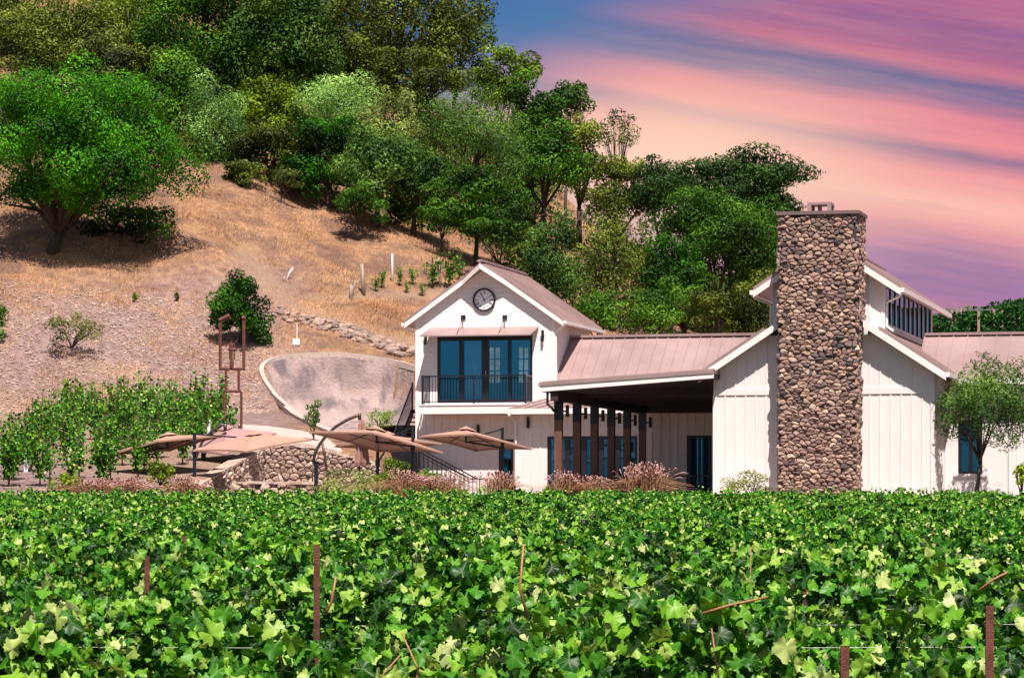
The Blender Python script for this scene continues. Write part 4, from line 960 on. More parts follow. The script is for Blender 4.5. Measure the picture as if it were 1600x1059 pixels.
def ipx(pts):  # top profile by photo pixel
    X=[p[0] for p in pts]; Z=[p[1] for p in pts]
    return lambda px: float(np.interp(px,X,Z))
Yw=118.0; pa,pb=410,594; prof=ipx([(410,698),(450,694),(490,698),(560,715),(640,735),(776,750)])
a=W(pa,800,Yw); b=W(pb,800,Yw)
wallpiece('retaining_wall','tall pale fieldstone retaining wall sloping down behind the umbrellas',(a.x,a.y,0),(b.x,b.y,0),lambda u:(HZ-prof(pa+(pb-pa)*u))/F*Yw,.1,.17)
a2=Vector((-10.55,107.9,0)); b2=Vector((a.x,Yw,0))
wallpiece('retaining_wall','steep triangular fieldstone wall with narrow upright stones left of the tall wall',a2,b2,lambda u:.95+(2.38-.95)*u,.1,.17)
Yl=112.5; a=W(296,800,Yl); b=W(500,800,Yl)
wallpiece('low_stone_wall','low flat-topped fieldstone wall in front of the triangular wall',(a.x,a.y,0),(b.x,b.y,0),lambda u:(HZ-753)/F*Yl,.0,.24)
a=W(60,800,105.2); b=W(262,800,105.2)
wallpiece('low_stone_wall','low pale stone edging behind the purple grass on the left',(a.x,a.y,0),(b.x,b.y,0),lambda u:(HZ-765)/F*105.2,.0,.3)
# concrete path behind the tall wall
pt=MB(); up=[(372,663,129),(420,666,128),(470,673,127),(520,684,125.5),(570,698,124),(596,706,123)]; lo=[(402,692,118.5),(440,692,118.5),(480,694,118.5),(520,703,118.5),(570,716,118.5),(592,723,118.5)]
for i in range(len(up)-1):
    q=[W(*lo[i]),W(*lo[i+1]),W(*up[i+1]),W(*up[i])]; pt.hull8([p-Vector((0,0,.35)) for p in q],[p+Vector((0,0,.02)) for p in q])
tag(pt.build('path',M['concrete']),None,None,None,'structure')
tp=MB(); tp.box(-12,22,104.4,117.9,.252,.262); te=tp.build('terrace',M['paving']); te['kind']='structure'
# shotcrete hollow
hr=empty('concrete_hollow',tuple(rim[6]),0,'curved grey pink sprayed concrete hollow with pale rim cut into the slope','retaining wall')
BOT=[(590,702,124),(572,696,125.5),(562,692,127),(552,686,130),(548,682,133),(552,676,136),(558,672,138),(570,668,139.5),(590,665,141),(620,664,142),(655,664,142),(690,666,142),(740,672,142)]
def resamp(P,n):
    L=[0]
    for a_,b_ in zip(P,P[1:]): L.append(L[-1]+(b_-a_).length)
    out_=[]
    for i in range(n):
        s_=L[-1]*i/(n-1); k=max(j for j in range(len(L)) if L[j]<=s_+1e-9); k=min(k,len(P)-2); out_.append(P[k].lerp(P[k+1],(s_-L[k])/(L[k+1]-L[k])))
    for _ in range(4): out_=[out_[0]]+[(out_[i-1]+out_[i]*2+out_[i+1])/4 for i in range(1,len(out_)-1)]+[out_[-1]]
    return out_
NU,NV=90,36; Rr=resamp([p+Vector((0,0,.06)) for p in rim],NU); Bb=resamp([W(*p) for p in BOT],NU); vs=[];fs=[]
for i in range(NU):
    for j in range(NV+1):
        v=j/NV; p=Rr[i].lerp(Bb[i],v); bulge=math.sin(math.pi*v)*.26*(Rr[i]-Bb[i]).length
        out_=(Rr[i]-Bb[i]); out_.z=0; out_=out_.normalized() if out_.length>.1 else Vector((0,1,0)); p=p+out_*bulge*.55-Vector((0,0,bulge*.7))
        nz=mnoise.noise(p*.7)*.22+mnoise.noise(p*2.3)*.07; vs.append(p+Vector((0,-nz,0))*min(1,v*5))
for i in range(NU-1):
    for j in range(NV): k=i*(NV+1)+j; fs.append((k,k+1,k+NV+2,k+NV+1))
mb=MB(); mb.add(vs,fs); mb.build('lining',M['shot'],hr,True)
mb=MB()
for i in range(NU-1):
    p,q=Rr[i],Rr[i+1]; d=(q-p).normalized(); nn=Vector((-d.y,d.x,0)).normalized(); w_r=.28 if i<NU*.45 else .14
    mb.hull8([p-nn*.05-Vector((0,0,.2)),p+nn*w_r-Vector((0,0,.2)),p+nn*w_r+Vector((0,0,.07)),p-nn*.05+Vector((0,0,.07))],[q-nn*.05-Vector((0,0,.2)),q+nn*w_r-Vector((0,0,.2)),q+nn*w_r+Vector((0,0,.07)),q-nn*.05+Vector((0,0,.07))])
mb.build('rim',M['concrete'],hr)
# ------------------------------------------------------------------ rocks of the rubble line
rocks=[]
def rock_mesh(seed):
    import bmesh
    bm=bmesh.new(); bmesh.ops.create_icosphere(bm,subdivisions=2,radius=1); random.seed(seed); o=Vector((seed*3.1,1,2))
    for v in bm.verts:
        v.co*=1+.35*mnoise.noise(v.co*1.1+o); v.co.z*=.62; v.co.x*=1.15
    me=bpy.data.meshes.new('rock'); bm.to_mesh(me); bm.free(); a=me.attributes.new('tone','FLOAT','FACE'); a.data.foreach_set('value',[.0+.11*(seed%5)]*len(me.polygons)); me.materials.append(M['wstone']); return me
RM=[rock_mesh(i) for i in range(5)]; random.seed(11)
line=[(432,488),(470,500),(520,512),(560,525),(600,540),(648,556)]
first=None
for i in range(150):
    t=i/149*(len(line)-1); k=min(int(t),len(line)-2); px=line[k][0]+(line[k+1][0]-line[k][0])*(t-k)+random.uniform(-6,6); py=line[k][1]+(line[k+1][1]-line[k][1])*(t-k)+random.uniform(-9,9)
    p=hit(px,py); o=bpy.data.objects.new('rock',RM[i%5]); COL.objects.link(o); o.location=p+Vector((0,0,.03)); s_=random.uniform(.09,.27)*(.75+.5*(i/149)); o.scale=(s_,s_,s_); o.rotation_euler=(random.uniform(-.4,.4),random.uniform(-.4,.4),random.uniform(0,6))
    tag(o,'rough pale rock in the broken rubble line below the dirt track','rock','rocks of the rubble line')
# ------------------------------------------------------------------ posts and small things on the hill
def stake(name,label,cat,b,t,r,mat,Y=None,group=None):
    p=hit(*b) if Y is None else W(b[0],b[1],Y); q=W(t[0],t[1],p.y); mb=MB(); mb.tube([p-Vector((0,0,.3)),p.lerp(q,.5),q],[r*1.1,r,r*.95],8); o=mb.build(name,M[mat],None,True); return tag(o,label,cat,group)
stake('fence_post','thick weathered wooden post standing upright left of the small vines','post',(569,462),(565,412),.09,'post')
stake('fence_post','short wooden stump below the upright post','post',(548,467),(549,446),.09,'post')
stake('fence_post','thin grey stake leaning against the short stump','post',(549,462),(557,437),.035,'post')
stake('fence_post','pale slim post among the small vines on the slope','post',(613,441),(613,397),.045,'whitepl')
stake('fence_post','pale slim post just left of the clock building gable','post',(688,450),(685,402),.05,'post')
stake('fence_post','white stick leaning to the right on the dry grass','post',(446,436),(458,418),.04,'whitepl')
stake('fence_post','short dark stump under the leaning white stick','post',(445,441),(444,432),.07,'post')
bx=empty('marker_box',hit(463,540),0,'small white box with a thin pole on the brown slope','box'); p=hit(463,540); mb=MB(); mb.box(p.x-.16,p.x+.16,p.y-.1,p.y+.1,p.z,p.z+.28); mb.build('box',M['whitepl'],bx); mb=MB(); mb.tube([(p.x+.03,p.y,p.z+.28),(p.x+.03,p.y,p.z+1.0)],.02,6); mb.build('pole',M['whitepl'],bx)
# rusted frame figure
Ys=hit(362,700,115).y; sc_=empty('rusty_sculpture',W(362,668,Ys),0,'tall rusty steel frame sculpture standing on the slope above the young vines','sculpture')
def wl_(mb,pts,r): mb.tube([W(a,b,Ys) for a,b in pts],r,6)
mb=MB(); 
for pts in ([(350,668),(350,612),(353,608),(353,577)],[(377,668),(377,612),(373,608),(373,577)],[(350,611),(376,611)]): wl_(mb,pts,.055)
mb.build('legs',M['rust'],sc_)
mb=MB()
for pts in ([(344,501),(344,576)],[(381,500),(381,576)],[(342,576),(383,576)]): wl_(mb,pts,.065)
mb.build('frame',M['rust'],sc_)
mb=MB(); wl_(mb,[(343,501),(359,493)],.10); wl_(mb,[(378,497),(384,497)],.10); mb.build('crossbar',M['rust'],sc_)
mb=MB(); wl_(mb,[(362,574),(362,538)],.05); wl_(mb,[(356,546),(369,546)],.06); wl_(mb,[(359,538),(359,562)],.03); wl_(mb,[(366,538),(366,562)],.03); wl_(mb,[(358,538),(367,538)],.04); wl_(mb,[(362,574),(362,564)],.09); mb.build('inner_figure',M['rust'],sc_)
# ------------------------------------------------------------------ young vines
def young_vine(name,mat,h,tube_,n=240,stakeh=None,dense=1.0,wd=.32):
    r_=empty(name,(0,0,0)); P=[];
    k=6
    ang=RNG.uniform(0,6.28,k); ends=[np.array([math.cos(a)*wd*RNG.uniform(.4,1.2),math.sin(a)*wd*.8,h*RNG.uniform(.7,1.12)]) for a in ang]
    mb=MB(); mb.tube([(0,0,-.1),(.02,0,h*.35),(0,0,h*.5)],[.03,.025,.02],5)
    Pl=[]
    for e in ends:
        e[2]=e[2]; s0=np.array([0,0,h*RNG.uniform(.12,.4)]); m_=s0*.5+e*.5+np.array([e[0]*.5,e[1]*.3,0]); mb.tube([s0,m_,e],[.014,.01,.005],4)
        t=RNG.uniform(.0,1,n//k)[:,None]; q=(1-t)**2*s0+2*t*(1-t)*m_+t*t*e; Pl.append(q+RNG.normal(size=q.shape)*np.array([.10,.10,.09]))
    P=np.concatenate(Pl); N=RNG.normal(size=P.shape)+np.array([0,-.6,.7]); tn=np.clip(RNG.normal(size=len(P))*.22+.48,0,1)
    VV,ff,lt,Tn,uv=leaf_mesh(P,N,.115*RNG.uniform(.6,1.4,len(P)),tn,G6,hang=.5)
    place('foliage',VV,ff,lt,M['vinefar'],r_,False,Tn)
    mb.build('trunk',M['bark'],r_,True)
    s=MB(); s.tube([(.03,.02,-.2),(.03,.02,h*1.18)],.012,5); s.build('stake',M['rust'],r_)
    if tube_: s=MB(); s.box(-.06,.06,-.06,.06,0,.62); s.build('grow_tube',M['whitepl'],r_)
    return r_
yv_=[young_vine('young_vine','vinefar',1.55,i==3,240+40*i,wd=.36) for i in range(5)]
spots=[]
for ci in range(13):
    for ri in range(12):
        Y=106.0+ri*2.5+random.uniform(-.3,.3); X=-17.8+ci*1.05+random.uniform(-.12,.12)+(Y-106)*-.02; px=CX+X/Y*F; lim=352-(118-Y)*13 if Y<118 else 352
        if -25<px<lim and random.random()>.06: spots.append((X,Y))
used=[False]*5
for (X,Y) in spots:
    v=random.choice((0,1,2,4,0,1,2,4,0,1,2,4,3)); src=yv_[v]; z=ground1(X,Y); px=CX+X/Y*F
    row='back' if Y>124 else ('middle' if Y>113 else 'front')
    lab={'back':'young green grapevine in the back rows at the foot of the dry slope','middle':'young green grapevine in the middle rows of the left vineyard block','front':'young green grapevine in the front rows behind the left umbrellas'}[row]
    if v==3: lab='young grapevine with a white grow tube in the left vineyard block'
    if not used[v]:
        used[v]=True; src.location=(X,Y,z); src.rotation_euler=(0,0,random.uniform(-.4,.4)); tag(src,lab,'grapevine','young vines of the left block')
    else:
        c=copy_thing(src,(X,Y,z),random.uniform(-.5,.5)+random.choice((0,3.14)),lab,random.uniform(.85,1.15)); c['group']='young vines of the left block'
for v in range(5):
    if not used[v]: src=yv_[v]; src.location=(-15.9,110+v,ground1(-15.9,110+v)); tag(src,'young green grapevine at the left edge','grapevine','young vines of the left block')
hv=[(587,445,.5),(597,440,.6),(625,436,.6),(645,434,.6),(676,440,1.0),(660,452,.45),(702,440,1.15),(718,428,.8),(636,447,.4)]
HL=['tiny vine at the left end of the short hillside row','small vine second from the left in the hillside row','small vine beside the pale slim post on the hillside','little vine in the middle of the hillside row','leafy green vine left of the pale post near the gable','low stubby vine at the front of the hillside row','largest leafy vine of the hillside row beside the gable','leafy vine partly hidden by the gable roof','very small vine at the bottom of the hillside row']
for (px,py,s_),lab in zip(hv,HL):
    p=hit(px,py+12); copy_thing(yv_[1],p,random.uniform(0,6),lab,s_)['group']='vines on the hillside'
# ------------------------------------------------------------------ far vineyard on the right
fv=None
for i in range(6):
    Y=176+i*2.2; X0,X1=(1455-CX)/F*Y,(1660-CX)/F*Y; n=1500; X=RNG.uniform(X0,X1,n); zt=(HZ-(500-(CX+X/Y*F-1470)*.17-2*i))/F*Y+.18*np.sin(X*2.3+i)+.1*np.sin(X*5.1+i*2)
    z=zt-RNG.uniform(0,1,n)**1.2*1.9; P=np.stack([X,Y+RNG.normal(size=n)*.3,z],1); N=RNG.normal(size=P.shape)+np.array([0,-.7,.6])
    VV,ff,lt,Tn,_=leaf_mesh(P,N,.24*RNG.uniform(.6,1.4,n),np.clip(RNG.normal(size=n)*.15+.12,0,1),DIA)
    r_=empty('vine_row',((X0+X1)/2,Y,float(zt.mean()-2)),0,'dark green vine row on the rise behind the barn wing roof','vine row','vine rows beyond the barn wing')
    place('foliage',VV,ff,lt,M['vinefar'],r_,False,Tn)
    for px in ((1529,) if i==0 else (1540+i*13,1480+i*7)): mb=MB(); mb.tube([W(px,530,Y-.4),W(px,486-i*2,Y-.4)],.08,6); mb.build('post',M['post'],r_)
    mb=MB(); mb.tube([W(1476,487-i,Y-.4),W(1560,484-i,Y-.4)],.006,4); mb.build('wire',M['wire'],r_)
# ------------------------------------------------------------------ umbrellas
def umbrella(label,tipL,tipR,peak,Y,lift,pole,poletop,mat='canvas',poleY=None,arm=None,front=None,polew=.055):
    tl,tr_=W(*tipL,Y),W(*tipR,Y); c=(tl+tr_)/2; hd=(tr_-tl).length/2
    pk=W(peak[0],peak[1],Y); back=Vector((c.x,Y+hd*.98,c.z-lift)); frn=Vector((c.x,Y-hd*.98,c.z+lift))
    # lift>0 : front corner higher, underside seen
    Yp=poleY or Y; z0=.25; base=W(pole,HZ,Yp); base.z=z0
    r_=empty('cantilever_umbrella',base,0,label,'umbrella','patio umbrellas on the terrace')
    cor=[tl,frn,tr_,back]; vs=[]; fs=[]; NR=10; NE=10
    ringn=4*NE
    for j in range(NR+1):
        v=j/NR
        for k in range(4):
            for e in range(NE):
                t=e/NE; p=cor[k].lerp(cor[(k+1)%4],t); mid=1-4*t*(1-t)*.07; p=pk.lerp(p,mid)
                q=pk.lerp(p,v); q.z-= -math.sin(math.pi*v)*-.0+ math.sin(math.pi*v)*.035*(4*t*(1-t)); vs.append(q)
    for j in range(NR):
        for i in range(ringn): fs.append((j*ringn+i,j*ringn+(i+1)%ringn,(j+1)*ringn+(i+1)%ringn,(j+1)*ringn+i))
    mb=MB(); mb.add(vs,fs)
    # small vent cap
    vc=[pk.lerp(p,.17)+Vector((0,0,.05)) for p in cor]; n0=len(vc); mb.add([pk+Vector((0,0,.13))]+vc,[(0,1+i,1+(i+1)%4) for i in range(4)])
    # hanging hem
    hem=[vs[NR*ringn+i] for i in range(ringn)]; mb.add(hem+[p-Vector((0,0,.06)) for p in hem],[(i,(i+1)%ringn,ringn+(i+1)%ringn,ringn+i) for i in range(ringn)])
    mb.build('canopy',M[mat],r_,False)
    rb=MB(); hub=pk-Vector((0,0,.42))
    for k in range(4):
        rb.tube([pk-Vector((0,0,.06)),cor[k]-Vector((0,0,.05))],.017,5); m_=cor[k].lerp(cor[(k+1)%4],.5); rb.tube([pk-Vector((0,0,.06)),pk.lerp(m_,.92)-Vector((0,0,.06))],.015,5)
        rb.tube([hub,pk.lerp(cor[k],.5)-Vector((0,0,.06))],.015,5)
    rb.tube([pk,hub-Vector((0,0,.05))],.035,8); rb.build('ribs',M['black'],r_)
    pm=MB(); top=W(pole,poletop,Yp); pm.box(top.x-polew,top.x+polew,Yp-polew,Yp+polew,z0,top.z); pm.box(top.x-polew*1.5,top.x+polew*1.5,Yp-polew*1.5,Yp+polew*1.5,(top.z)*.72,(top.z)*.72+.2); pm.build('pole',M['black'],r_)
    am=MB(); am.bar(top-Vector((0,0,.05)),pk.lerp(tr_ if pole>peak[0] else tl,.28)+Vector((0,0,.03)),.05,.05); am.bar(Vector((top.x,Yp,top.z*.76)),hub,.05,.06); am.build('arm',M['black'],r_)
    bs_=MB(); bs_.box(base.x-.5,base.x+.5,Yp-.5,Yp+.5,z0+.02,z0+.12); bs_.build('base',M['black'],r_)
umbrella('light tan umbrella at the far left tilted down to its left',(163,711),(352,679),(262,680),111,.10,213,676)
umbrella('flat pale tan umbrella in front of the rose coloured one',(296,703),(487,686),(398,677),109.5,-.26,304,676)
umbrella('rose coloured umbrella tilted behind the pale tan one',(285,706),(432,676),(352,667),115.5,-.45,318,682,'canvas2')
umbrella('largest brown tan umbrella in the middle with its underside showing',(483,674),(692,706),(588,671),110.5,.26,645,665)
umbrella('tan umbrella tucked behind the largest umbrella',(523,696),(690,692),(606,679),115,.2,590,699,'canvas')
umbrella('tan umbrella in front of the clock building ground floor',(654,681),(832,700),(728,671),112,.24,785,668)
# curved arm umbrella, closed
Yc=114.5; base=W(512,800,Yc); base.z=.25; cu_=empty('closed_umbrella',base,0,'closed brown umbrella hanging from a tall curved bronze arm','umbrella')
mb=MB(); mb.tube([W(a,b,Yc) for a,b in ((489,722),(493,706),(500,693),(511,679),(525,666),(542,656),(556,650),(562,649))],.055,8); mb.tube([W(a,b,Yc) for a,b in ((503,690),(508,715),(512,745),(512,785))],.045,8); mb.tube([W(a,b,Yc) for a,b in ((489,722),(488,745),(490,785))],.03,6); mb.tube([W(562,645,Yc),W(562,656,Yc)],.06,8); mb.build('arm',M['bronze'],cu_,True)
mb=MB(); n=20; prof_=[(654,2),(662,5),(672,6),(682,7),(692,7.5),(700,8),(715,9.5),(722,10.5),(727,9),(727.5,2)]; vs=[];fs=[]
for (py,r_) in prof_:
    c=W(565.5,py,Yc)
    for k in range(n):
        t=2*math.pi*k/n; rr=r_*Yc/F*(1+.22*(1 if k%2 else -1)*min(1,r_/8)); vs.append((c.x+rr*math.cos(t),c.y+rr*math.sin(t),c.z))
for i in range(len(prof_)-1):
    for k in range(n): fs.append((i*n+k,(i+1)*n+k,(i+1)*n+(k+1)%n,i*n+(k+1)%n))
mb.add(vs,fs); mb.build('canopy',simple('brown_canvas',(.27,.14,.11),.85),cu_)
mb=MB(); mb.tube([W(562,727,Yc),W(562,790,Yc)],.03,6); mb.build('pole',M['black'],cu_)
pb_=MB(); p0=W(494,790,108); p1=W(494,722,108); pb_.box(p0.x-.07,p0.x+.07,107.93,108.07,.25,p1.z); pb_.box(p0.x-.1,p0.x+.1,107.9,108.1,p1.z,p1.z+.03); tag(pb_.build('bollard',M['black']),'square black post standing in front of the fieldstone wall','post')
# second curved arm, far left behind umbrella
Yc=115; base=W(300,800,Yc); base.z=.25; cu2=empty('curved_umbrella_stand',base,0,'curved dark bronze arm of an umbrella behind the left poles','umbrella stand')
mb=MB(); mb.tube([W(a,b,Yc) for a,b in ((300,745),(306,715),(316,690),(330,674),(345,664),(352,663))],.05,8); mb.tube([W(a,b,Yc) for a,b in ((296,712),(286,735))],.04,6); mb.tube([W(352,662,Yc),W(352,672,Yc)],.06,8); mb.build('arm',M['bronze'],cu2,True)
# ------------------------------------------------------------------ fountain grass
def tuft(label,px,pyb,Y,w,h,n=90,lean=0.0,cat='ornamental grass',green=.25):
    s=Y/F; b=W(px,pyb,Y); r_=empty('fountain_grass',b,0,label,cat,'ornamental grasses along the terrace'); mb=MB(); bl=MB()
    for i in range(int(n*1.6)):
        a=random.uniform(0,6.28); rr=random.uniform(0,.42)*w*s; f=Vector((math.cos(a)*rr,math.sin(a)*rr*.8,0))+b; L=h*s*random.uniform(.7,1.12); o=random.gauss(0,.19)*w*s*1.0+lean*.5*w*s; oy=random.gauss(0,.2)*w*s
        e=f+Vector((o,oy,L*(1-.3*min(1,abs(o)/(w*s*.5))))); m_=f.lerp(e,.55)+Vector((0,0,L*.16)); pe=e+Vector((o*.15,oy*.2,-.03*L)); tone=random.uniform(0,1)
        bl.tube([f,m_,e],[.007,.006,.004],3,False,tone=random.uniform(.0,.6)); mb.tube([m_.lerp(e,.45)+Vector((0,0,.02*L)),e,pe],[.007,.020,.004],5,True,tone=tone)
    for i in range(int(n*1.6)):
        a=random.uniform(0,6.28); f=b+Vector((math.cos(a)*.1*w*s,math.sin(a)*.1*w*s,0)); o=random.gauss(0,.45)*w*s; L=h*s*random.uniform(.3,.65); bl.tube([f,f+Vector((o*.5,0,L)),f+Vector((o,random.uniform(-.2,.2),L*.75))],[.012,.009,.002],3,False,tone=random.uniform(0,.5))
    mb.build('plumes',M['plume'],r_); bl.build('blades',M['blade'],r_)
tuft('purple grass clump at the far left end of the planting',135,778,104.6,80,30,90,.25)
tuft('pinkish grass clump right of the first one near the left wall',190,778,104.5,84,32,100,.25)
tuft('dense pink grass clump with arching plumes beside the low wall',285,780,104.4,50,36,90,.2)
tuft('pink grass clump with long plumes leaning right beside the leafy shrub',628,776,104.4,70,42,90,.35)
tuft('small dusky grass clump in front of the doorway near the lower white wall',780,776,104.3,56,38,90,-.05)
tuft('pink feathery grass clump below the first porch post',878,778,103.6,46,40,90,.25)
tuft('pink feathery grass clump between the first porch posts',925,778,103.5,44,34,80,.2)
tuft('largest pink fountain grass mound in front of the porch',1010,780,103.2,78,54,170,0)
tuft('thin wispy grass clump below the stair rail',700,776,104.6,60,36,50,.1)
tuft('wispy grass clump at the foot of the stair landing',665,776,104.5,50,30,40,.1)
# ------------------------------------------------------------------ foreground vine rows
def row_leaves(Y,W_,per_m,size,shape,depth,mat,name,top_j=.19,full=False,x_off=0,seed=0):
    n=int(W_*per_m); X=RNG.uniform(-W_/2,W_/2,n); zt=top_z(Y)
    prof=.5*np.sin(X*2.1+seed)+.35*np.sin(X*4.7+seed*2.3)+.25*np.sin(X*9.1+seed*1.7)
    u=RNG.uniform(0,1,n)
    if full: dz=u*depth
    else: dz=depth*u**1.25
    bow=np.clip(dz/.35,0,1)**.5*.42
    side=np.where(RNG.uniform(0,1,n)<.66,-1,1)
    y=side*bow*RNG.uniform(.25,1.15,n)+RNG.normal(size=n)*.05
    z=-dz+prof*top_j*np.clip(1-dz/.8,0,1)+top_j*.6
    gp=np.sin(X*4.9+seed*1.3+1.5*np.sin(X*1.7))*np.sin(z*8.0+seed*2+X*.9)+.5*np.sin(X*11+z*7+seed)
    kp=(gp<.42)|(RNG.uniform(0,1,n)<.12); X=X[kp]; y=y[kp]; z=z[kp]
    # shoots poking out above
    k=int(W_*3.2); sx=RNG.uniform(-W_/2,W_/2,k); shp=[]
    for s_ in range(k):
        m_=RNG.integers(5,10); L=RNG.uniform(.08,.38); t=np.linspace(0,1,m_); dx=RNG.normal()*.12; dy=RNG.normal()*.16-.05
        shp.append(np.stack([sx[s_]+dx*t+RNG.normal(size=m_)*.05,dy*t+RNG.normal(size=m_)*.05,.0+L*t+prof[0]*0],1))
    SH=np.concatenate(shp); P=np.concatenate([np.stack([X,y,z],1),SH])
    N=np.stack([np.full(len(P),.1),np.where(P[:,1]<.05,-.75,.4),np.full(len(P),.45)],1)+RNG.normal(size=P.shape)*.8
    clump=.12*np.sin(P[:,0]*3.3+seed)*np.sin(P[:,2]*5+seed)
    tn=np.clip(RNG.normal(size=len(P))*.27+.43+clump,0,1); tn=np.where(RNG.uniform(0,1,len(P))<.07,RNG.uniform(.74,.97,len(P)),tn)  # random leaves get a paler tone, painting in the sky's reflection
    sz=size*RNG.uniform(.5,1.55,len(P)); sz[len(X):]*=.7
    return leaf_mesh(P,N,sz,tn,shape,hang=.55)
def build_row(Y,parts,x,label):
    r_=empty('vine_row',(x,Y,float(top_z(Y))-1.9),0,label,'vine row','foreground vine rows'); return r_
near_labels=['nearest vine row filling the bottom edge with large lobed leaves','second vine row from the camera with big pale and dark green leaves','third vine row from the camera just behind the large leaves','fourth vine row from the camera in the lower middle','fifth vine row from the camera across the foreground','sixth vine row from the camera across the foreground']
Yn=13.0; step=2.15; i=0; midm=[]; farm=[]
def vert_extra(r_,Y,W_,first,lod):
    zt=float(top_z(Y))
    for k in range(int(W_*.7)):
        mb=MB()
        x=-W_/2+random.random()*W_; L=random.uniform(.2,.5); a=Vector((x,Y-random.uniform(.1,.45),zt-random.uniform(.3,.7))); e=a+Vector((random.gauss(0,.25),random.uniform(-.1,.1),L)); m_=a.lerp(e,.5)+Vector((random.gauss(0,.06),0,.03))
        mb.tube([a,m_,e],[.006,.005,.003],5)
        mb.build('cane',M['cane'],r_,True)
for (kind,count,W0,per,sz,shape) in (('near',6,0,860,.084,G20),('mid',12,18.5,640,.082,G10),('far',23,36,460,.095,G6)):
    for c in range(count):
        Y=Yn
        if kind=='near':
            W_=.34*Y+2.0; full=(c==0)
            VV,ff,lt,Tn,uv=row_leaves(Y,W_,per*(1.5 if c<2 else 1.0),sz,shape,1.15 if c<2 else .8,M['vine'],'foliage',seed=i*1.7,full=full)
            VV=VV+np.array([0,Y,float(top_z(Y))-.12]); r_=build_row(Y,None,0,near_labels[c]); place('foliage',VV,ff,lt,M['vine'],r_,True,Tn,uv)
            vert_extra(r_,Y,W_,c==0,0)
            for dz in (.25,.55): w=MB(); w.tube([(-W_/2,Y-.3,float(top_z(Y))-dz),(0,Y-.3,float(top_z(Y))-dz-.015),(W_/2,Y-.3,float(top_z(Y))-dz)],.0013,4); w.build('wire',M['wire'],r_)
        else:
            pool=midm if kind=='mid' else farm; lim=3 if kind=='mid' else 4
            lab='vine row in the middle distance of the foreground vineyard' if kind=='mid' else 'distant vine row close in front of the buildings'
            if len(pool)<lim:
                VV,ff,lt,Tn,uv=row_leaves(Y,W0,per,sz,shape,.55,M['vinefar'],'foliage',seed=i*1.7,top_j=.19)
                # mesh kept relative to the row base so copies can share it
                r_=build_row(Y,None,0,lab); VV=VV+np.array([0,Y,float(top_z(Y))-.12]); place('foliage',VV,ff,lt,M['vinefar'],r_,False,Tn,uv); pool.append(r_)
            else:
                r_=copy_thing(pool[c%lim],(random.uniform(-.8,.8),Y,float(top_z(Y))-1.9),0,lab,(random.choice((-1,1)),1,1))
        Yn+=step; i+=1
# a loose top fringe is followed by the posts of the rows
def tpost(label,px,py0,py1,Y,w=.032):
    mb=MB(); a=W(px,py0,Y); g=top_z(Y)-1.9; mb.box(a.x-w,a.x+w,Y-w*.6,Y+w*.6,float(g),a.z); tag(mb.build('trellis_post',M['rust']),label,'post','rusty trellis posts')
tpost('long rusty trellis post left of the picture centre',495,850,950,13.12,.0125)
tpost('rusty trellis post near the right edge with wires',1546,946,1010,12.6,.0155)
tpost('rusty trellis post at the bottom edge right of centre',1320,1008,1059,12.6,.017)
tpost('small rusty post among the leaves at centre left',288,838,850,23.2,.014)
tpost('short rusty post top behind the leaves left of the long post',230,868,880,19.0,.014)
tpost('rusty post tip above the leaves right of centre',1258,860,872,19.1,.014)
# a few prominent canes
for pts,Y,lab in (([(1098,958),(1140,945),(1200,932)],12.3,'reddish bare cane reaching up to the right in the lower right'),([(1530,922),(1552,905),(1575,893)],12.3,'bare brown cane at the far right edge'),([(825,965),(812,920),(818,850)],12.35,'tall upright brown cane in the centre'),([(508,960),(518,940),(525,900)],12.4,'upright cane beside the long rusty post')):
    mb=MB(); mb.tube([W(a,b,Y) for a,b in pts],[.0065,.0055,.004],6); tag(mb.build('vine_cane',M['cane'],None,True),lab,'cane')
# ------------------------------------------------------------------ world and light
sx,sy,sz=.46,-1.0,2.0
sunv=(RB@Vector((sx,sy,sz))).normalized()
el=math.asin(sunv.z); az=math.atan2(sunv.x,sunv.y)
wd=bpy.data.worlds.new('World'); SC.world=wd; wd.use_nodes=True; nt=wd.node_tree
for n in list(nt.nodes): nt.nodes.remove(n)
out=nd(nt,'ShaderNodeOutputWorld'); sky=nd(nt,'ShaderNodeTexSky',sky_type='NISHITA'); sky.sun_disc=False; sky.sun_elevation=el; sky.sun_rotation=az
b1=nd(nt,'ShaderNodeBackground'); b1.inputs[1].default_value=.05; nt.links.new(sky.outputs[0],b1.inputs[0])
tc=nd(nt,'ShaderNodeTexCoord'); sp=nd(nt,'ShaderNodeSeparateXYZ'); nt.links.new(tc.outputs['Generated'],sp.inputs[0]); X_,Y_,Z_=sp.outputs
# stretched wisps, sloping down to the right
u=X_; v=mth(nt,'ADD',Z_,mth(nt,'MULTIPLY',X_,.17))
cmb=nd(nt,'ShaderNodeCombineXYZ'); nt.links.new(mth(nt,'MULTIPLY',u,7),cmb.inputs[0]); nt.links.new(mth(nt,'MULTIPLY',v,62),cmb.inputs[1]); nt.links.new(Y_,cmb.inputs[2])
nA=noise(nt,1.0,6,cmb.outputs[0],.6)
cm2=nd(nt,'ShaderNodeCombineXYZ'); nt.links.new(mth(nt,'MULTIPLY',u,4),cm2.inputs[0]); nt.links.new(mth(nt,'MULTIPLY',v,22),cm2.inputs[1])
nB=noise(nt,1.0,3,cm2.outputs[0],.5)
cm3=nd(nt,'ShaderNodeCombineXYZ'); nt.links.new(mth(nt,'MULTIPLY',u,11),cm3.inputs[0]); nt.links.new(mth(nt,'MULTIPLY',v,150),cm3.inputs[1])
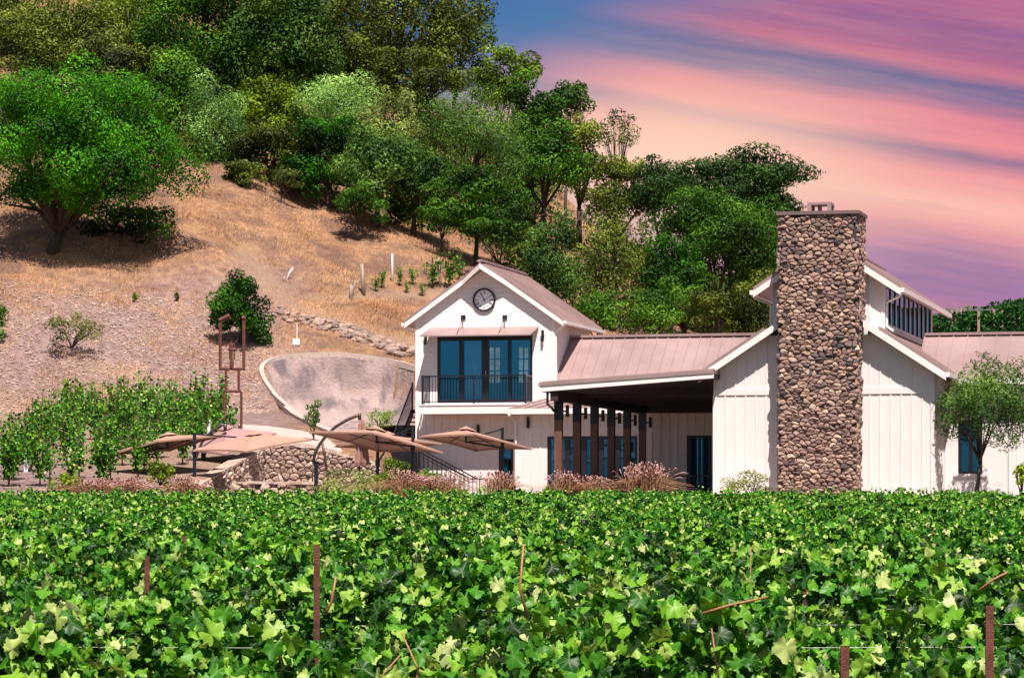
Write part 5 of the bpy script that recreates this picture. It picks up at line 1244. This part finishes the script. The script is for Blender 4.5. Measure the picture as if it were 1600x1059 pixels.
# the photo's bands by height: v in radians, warped
vv=mth(nt,'ADD',v,mth(nt,'ADD',mth(nt,'MULTIPLY',mth(nt,'SUBTRACT',nB,.5),.009),mth(nt,'MULTIPLY',mth(nt,'SUBTRACT',nA,.5),.013)))
vs_=mth(nt,'DIVIDE',vv,.20)
def L(r,g,b): return tuple(((c/255)/12.92 if c/255<.04045 else ((c/255+.055)/1.055)**2.4) for c in (r,g,b))
EXPO=.85
st=[(0.0,L(165,122,170)),(.36,L(158,118,162)),(.42,L(178,125,162)),(.455,L(160,122,166)),(.50,L(172,128,166)),(.54,L(228,158,165)),(.59,L(252,190,178)),(.635,L(242,155,160)),(.668,L(140,108,148)),(.69,L(238,142,152)),(.72,L(222,128,150)),(.75,L(82,98,150)),(.775,L(98,96,148)),(.795,L(195,112,142)),(.84,L(150,98,148)),(.90,L(178,104,145)),(1,L(135,92,145))]
colr=ramp(nt,vs_,st)
nC=noise(nt,1.0,7,cm3.outputs[0],.65)
colr=mixc(nt,ramp(nt,nC,[(.40,(0,0,0)),(.75,(.32,.32,.32))]),colr,L(250,165,165)); colr=mixc(nt,ramp(nt,nC,[(.25,(.25,.25,.25)),(.46,(0,0,0))]),colr,L(105,105,155))
# left side keeps more blue at the top, and a warm glow sits low over the hill shoulder
blue=mth(nt,'MULTIPLY',ramp(nt,mth(nt,'ADD',mth(nt,'MULTIPLY',mth(nt,'SUBTRACT',Z_,.118),16),mth(nt,'MULTIPLY',mth(nt,'SUBTRACT',.045,X_),9)),[(.22,(0,0,0)),(.85,(1,1,1))]),.95)
colr=mixc(nt,blue,colr,L(62,118,172))
gx=mth(nt,'DIVIDE',mth(nt,'SUBTRACT',X_,.048),.062); gz=mth(nt,'DIVIDE',mth(nt,'SUBTRACT',Z_,.107),.026)
gg=mth(nt,'POWER',2.718,mth(nt,'MULTIPLY',-1.0,mth(nt,'ADD',mth(nt,'MULTIPLY',gx,gx),mth(nt,'MULTIPLY',gz,gz))))
colr=mixc(nt,mth(nt,'MULTIPLY',gg,.95),colr,L(255,214,190))
b2=nd(nt,'ShaderNodeBackground'); nt.links.new(colr,b2.inputs[0]); b2.inputs[1].default_value=1/(2**EXPO)
# clouds fill the low sky ahead, the clear sky takes over above and behind
msk=mth(nt,'MULTIPLY',ramp(nt,Z_,[(.22,(1,1,1)),(.45,(0,0,0))]),ramp(nt,Y_,[(.3,(0,0,0)),(.7,(1,1,1))]))
mx=nd(nt,'ShaderNodeMixShader'); nt.links.new(msk,mx.inputs[0]); nt.links.new(b1.outputs[0],mx.inputs[1]); nt.links.new(b2.outputs[0],mx.inputs[2]); nt.links.new(mx.outputs[0],out.inputs[0])
ld=bpy.data.lights.new('sun','SUN'); ld.energy=5.0; ld.angle=math.radians(.5); ld.color=(1,.93,.86)
lo_=bpy.data.objects.new('sun',ld); COL.objects.link(lo_); lo_.rotation_euler=sunv.to_track_quat('Z','Y').to_euler()
cam=bpy.data.cameras.new('camera'); co=bpy.data.objects.new('camera',cam); COL.objects.link(co); co.rotation_euler=(math.pi/2,0,0)
cam.sensor_width=36; cam.lens=F/1600*36; cam.shift_y=(HZ-529.5)/1600; cam.clip_end=4000; cam.clip_start=.5; SC.camera=co
SC.view_settings.view_transform='Standard'; SC.view_settings.look='None'; SC.view_settings.exposure=EXPO; SC.view_settings.gamma=1
SC.cycles.max_bounces=6; SC.cycles.transparent_max_bounces=12
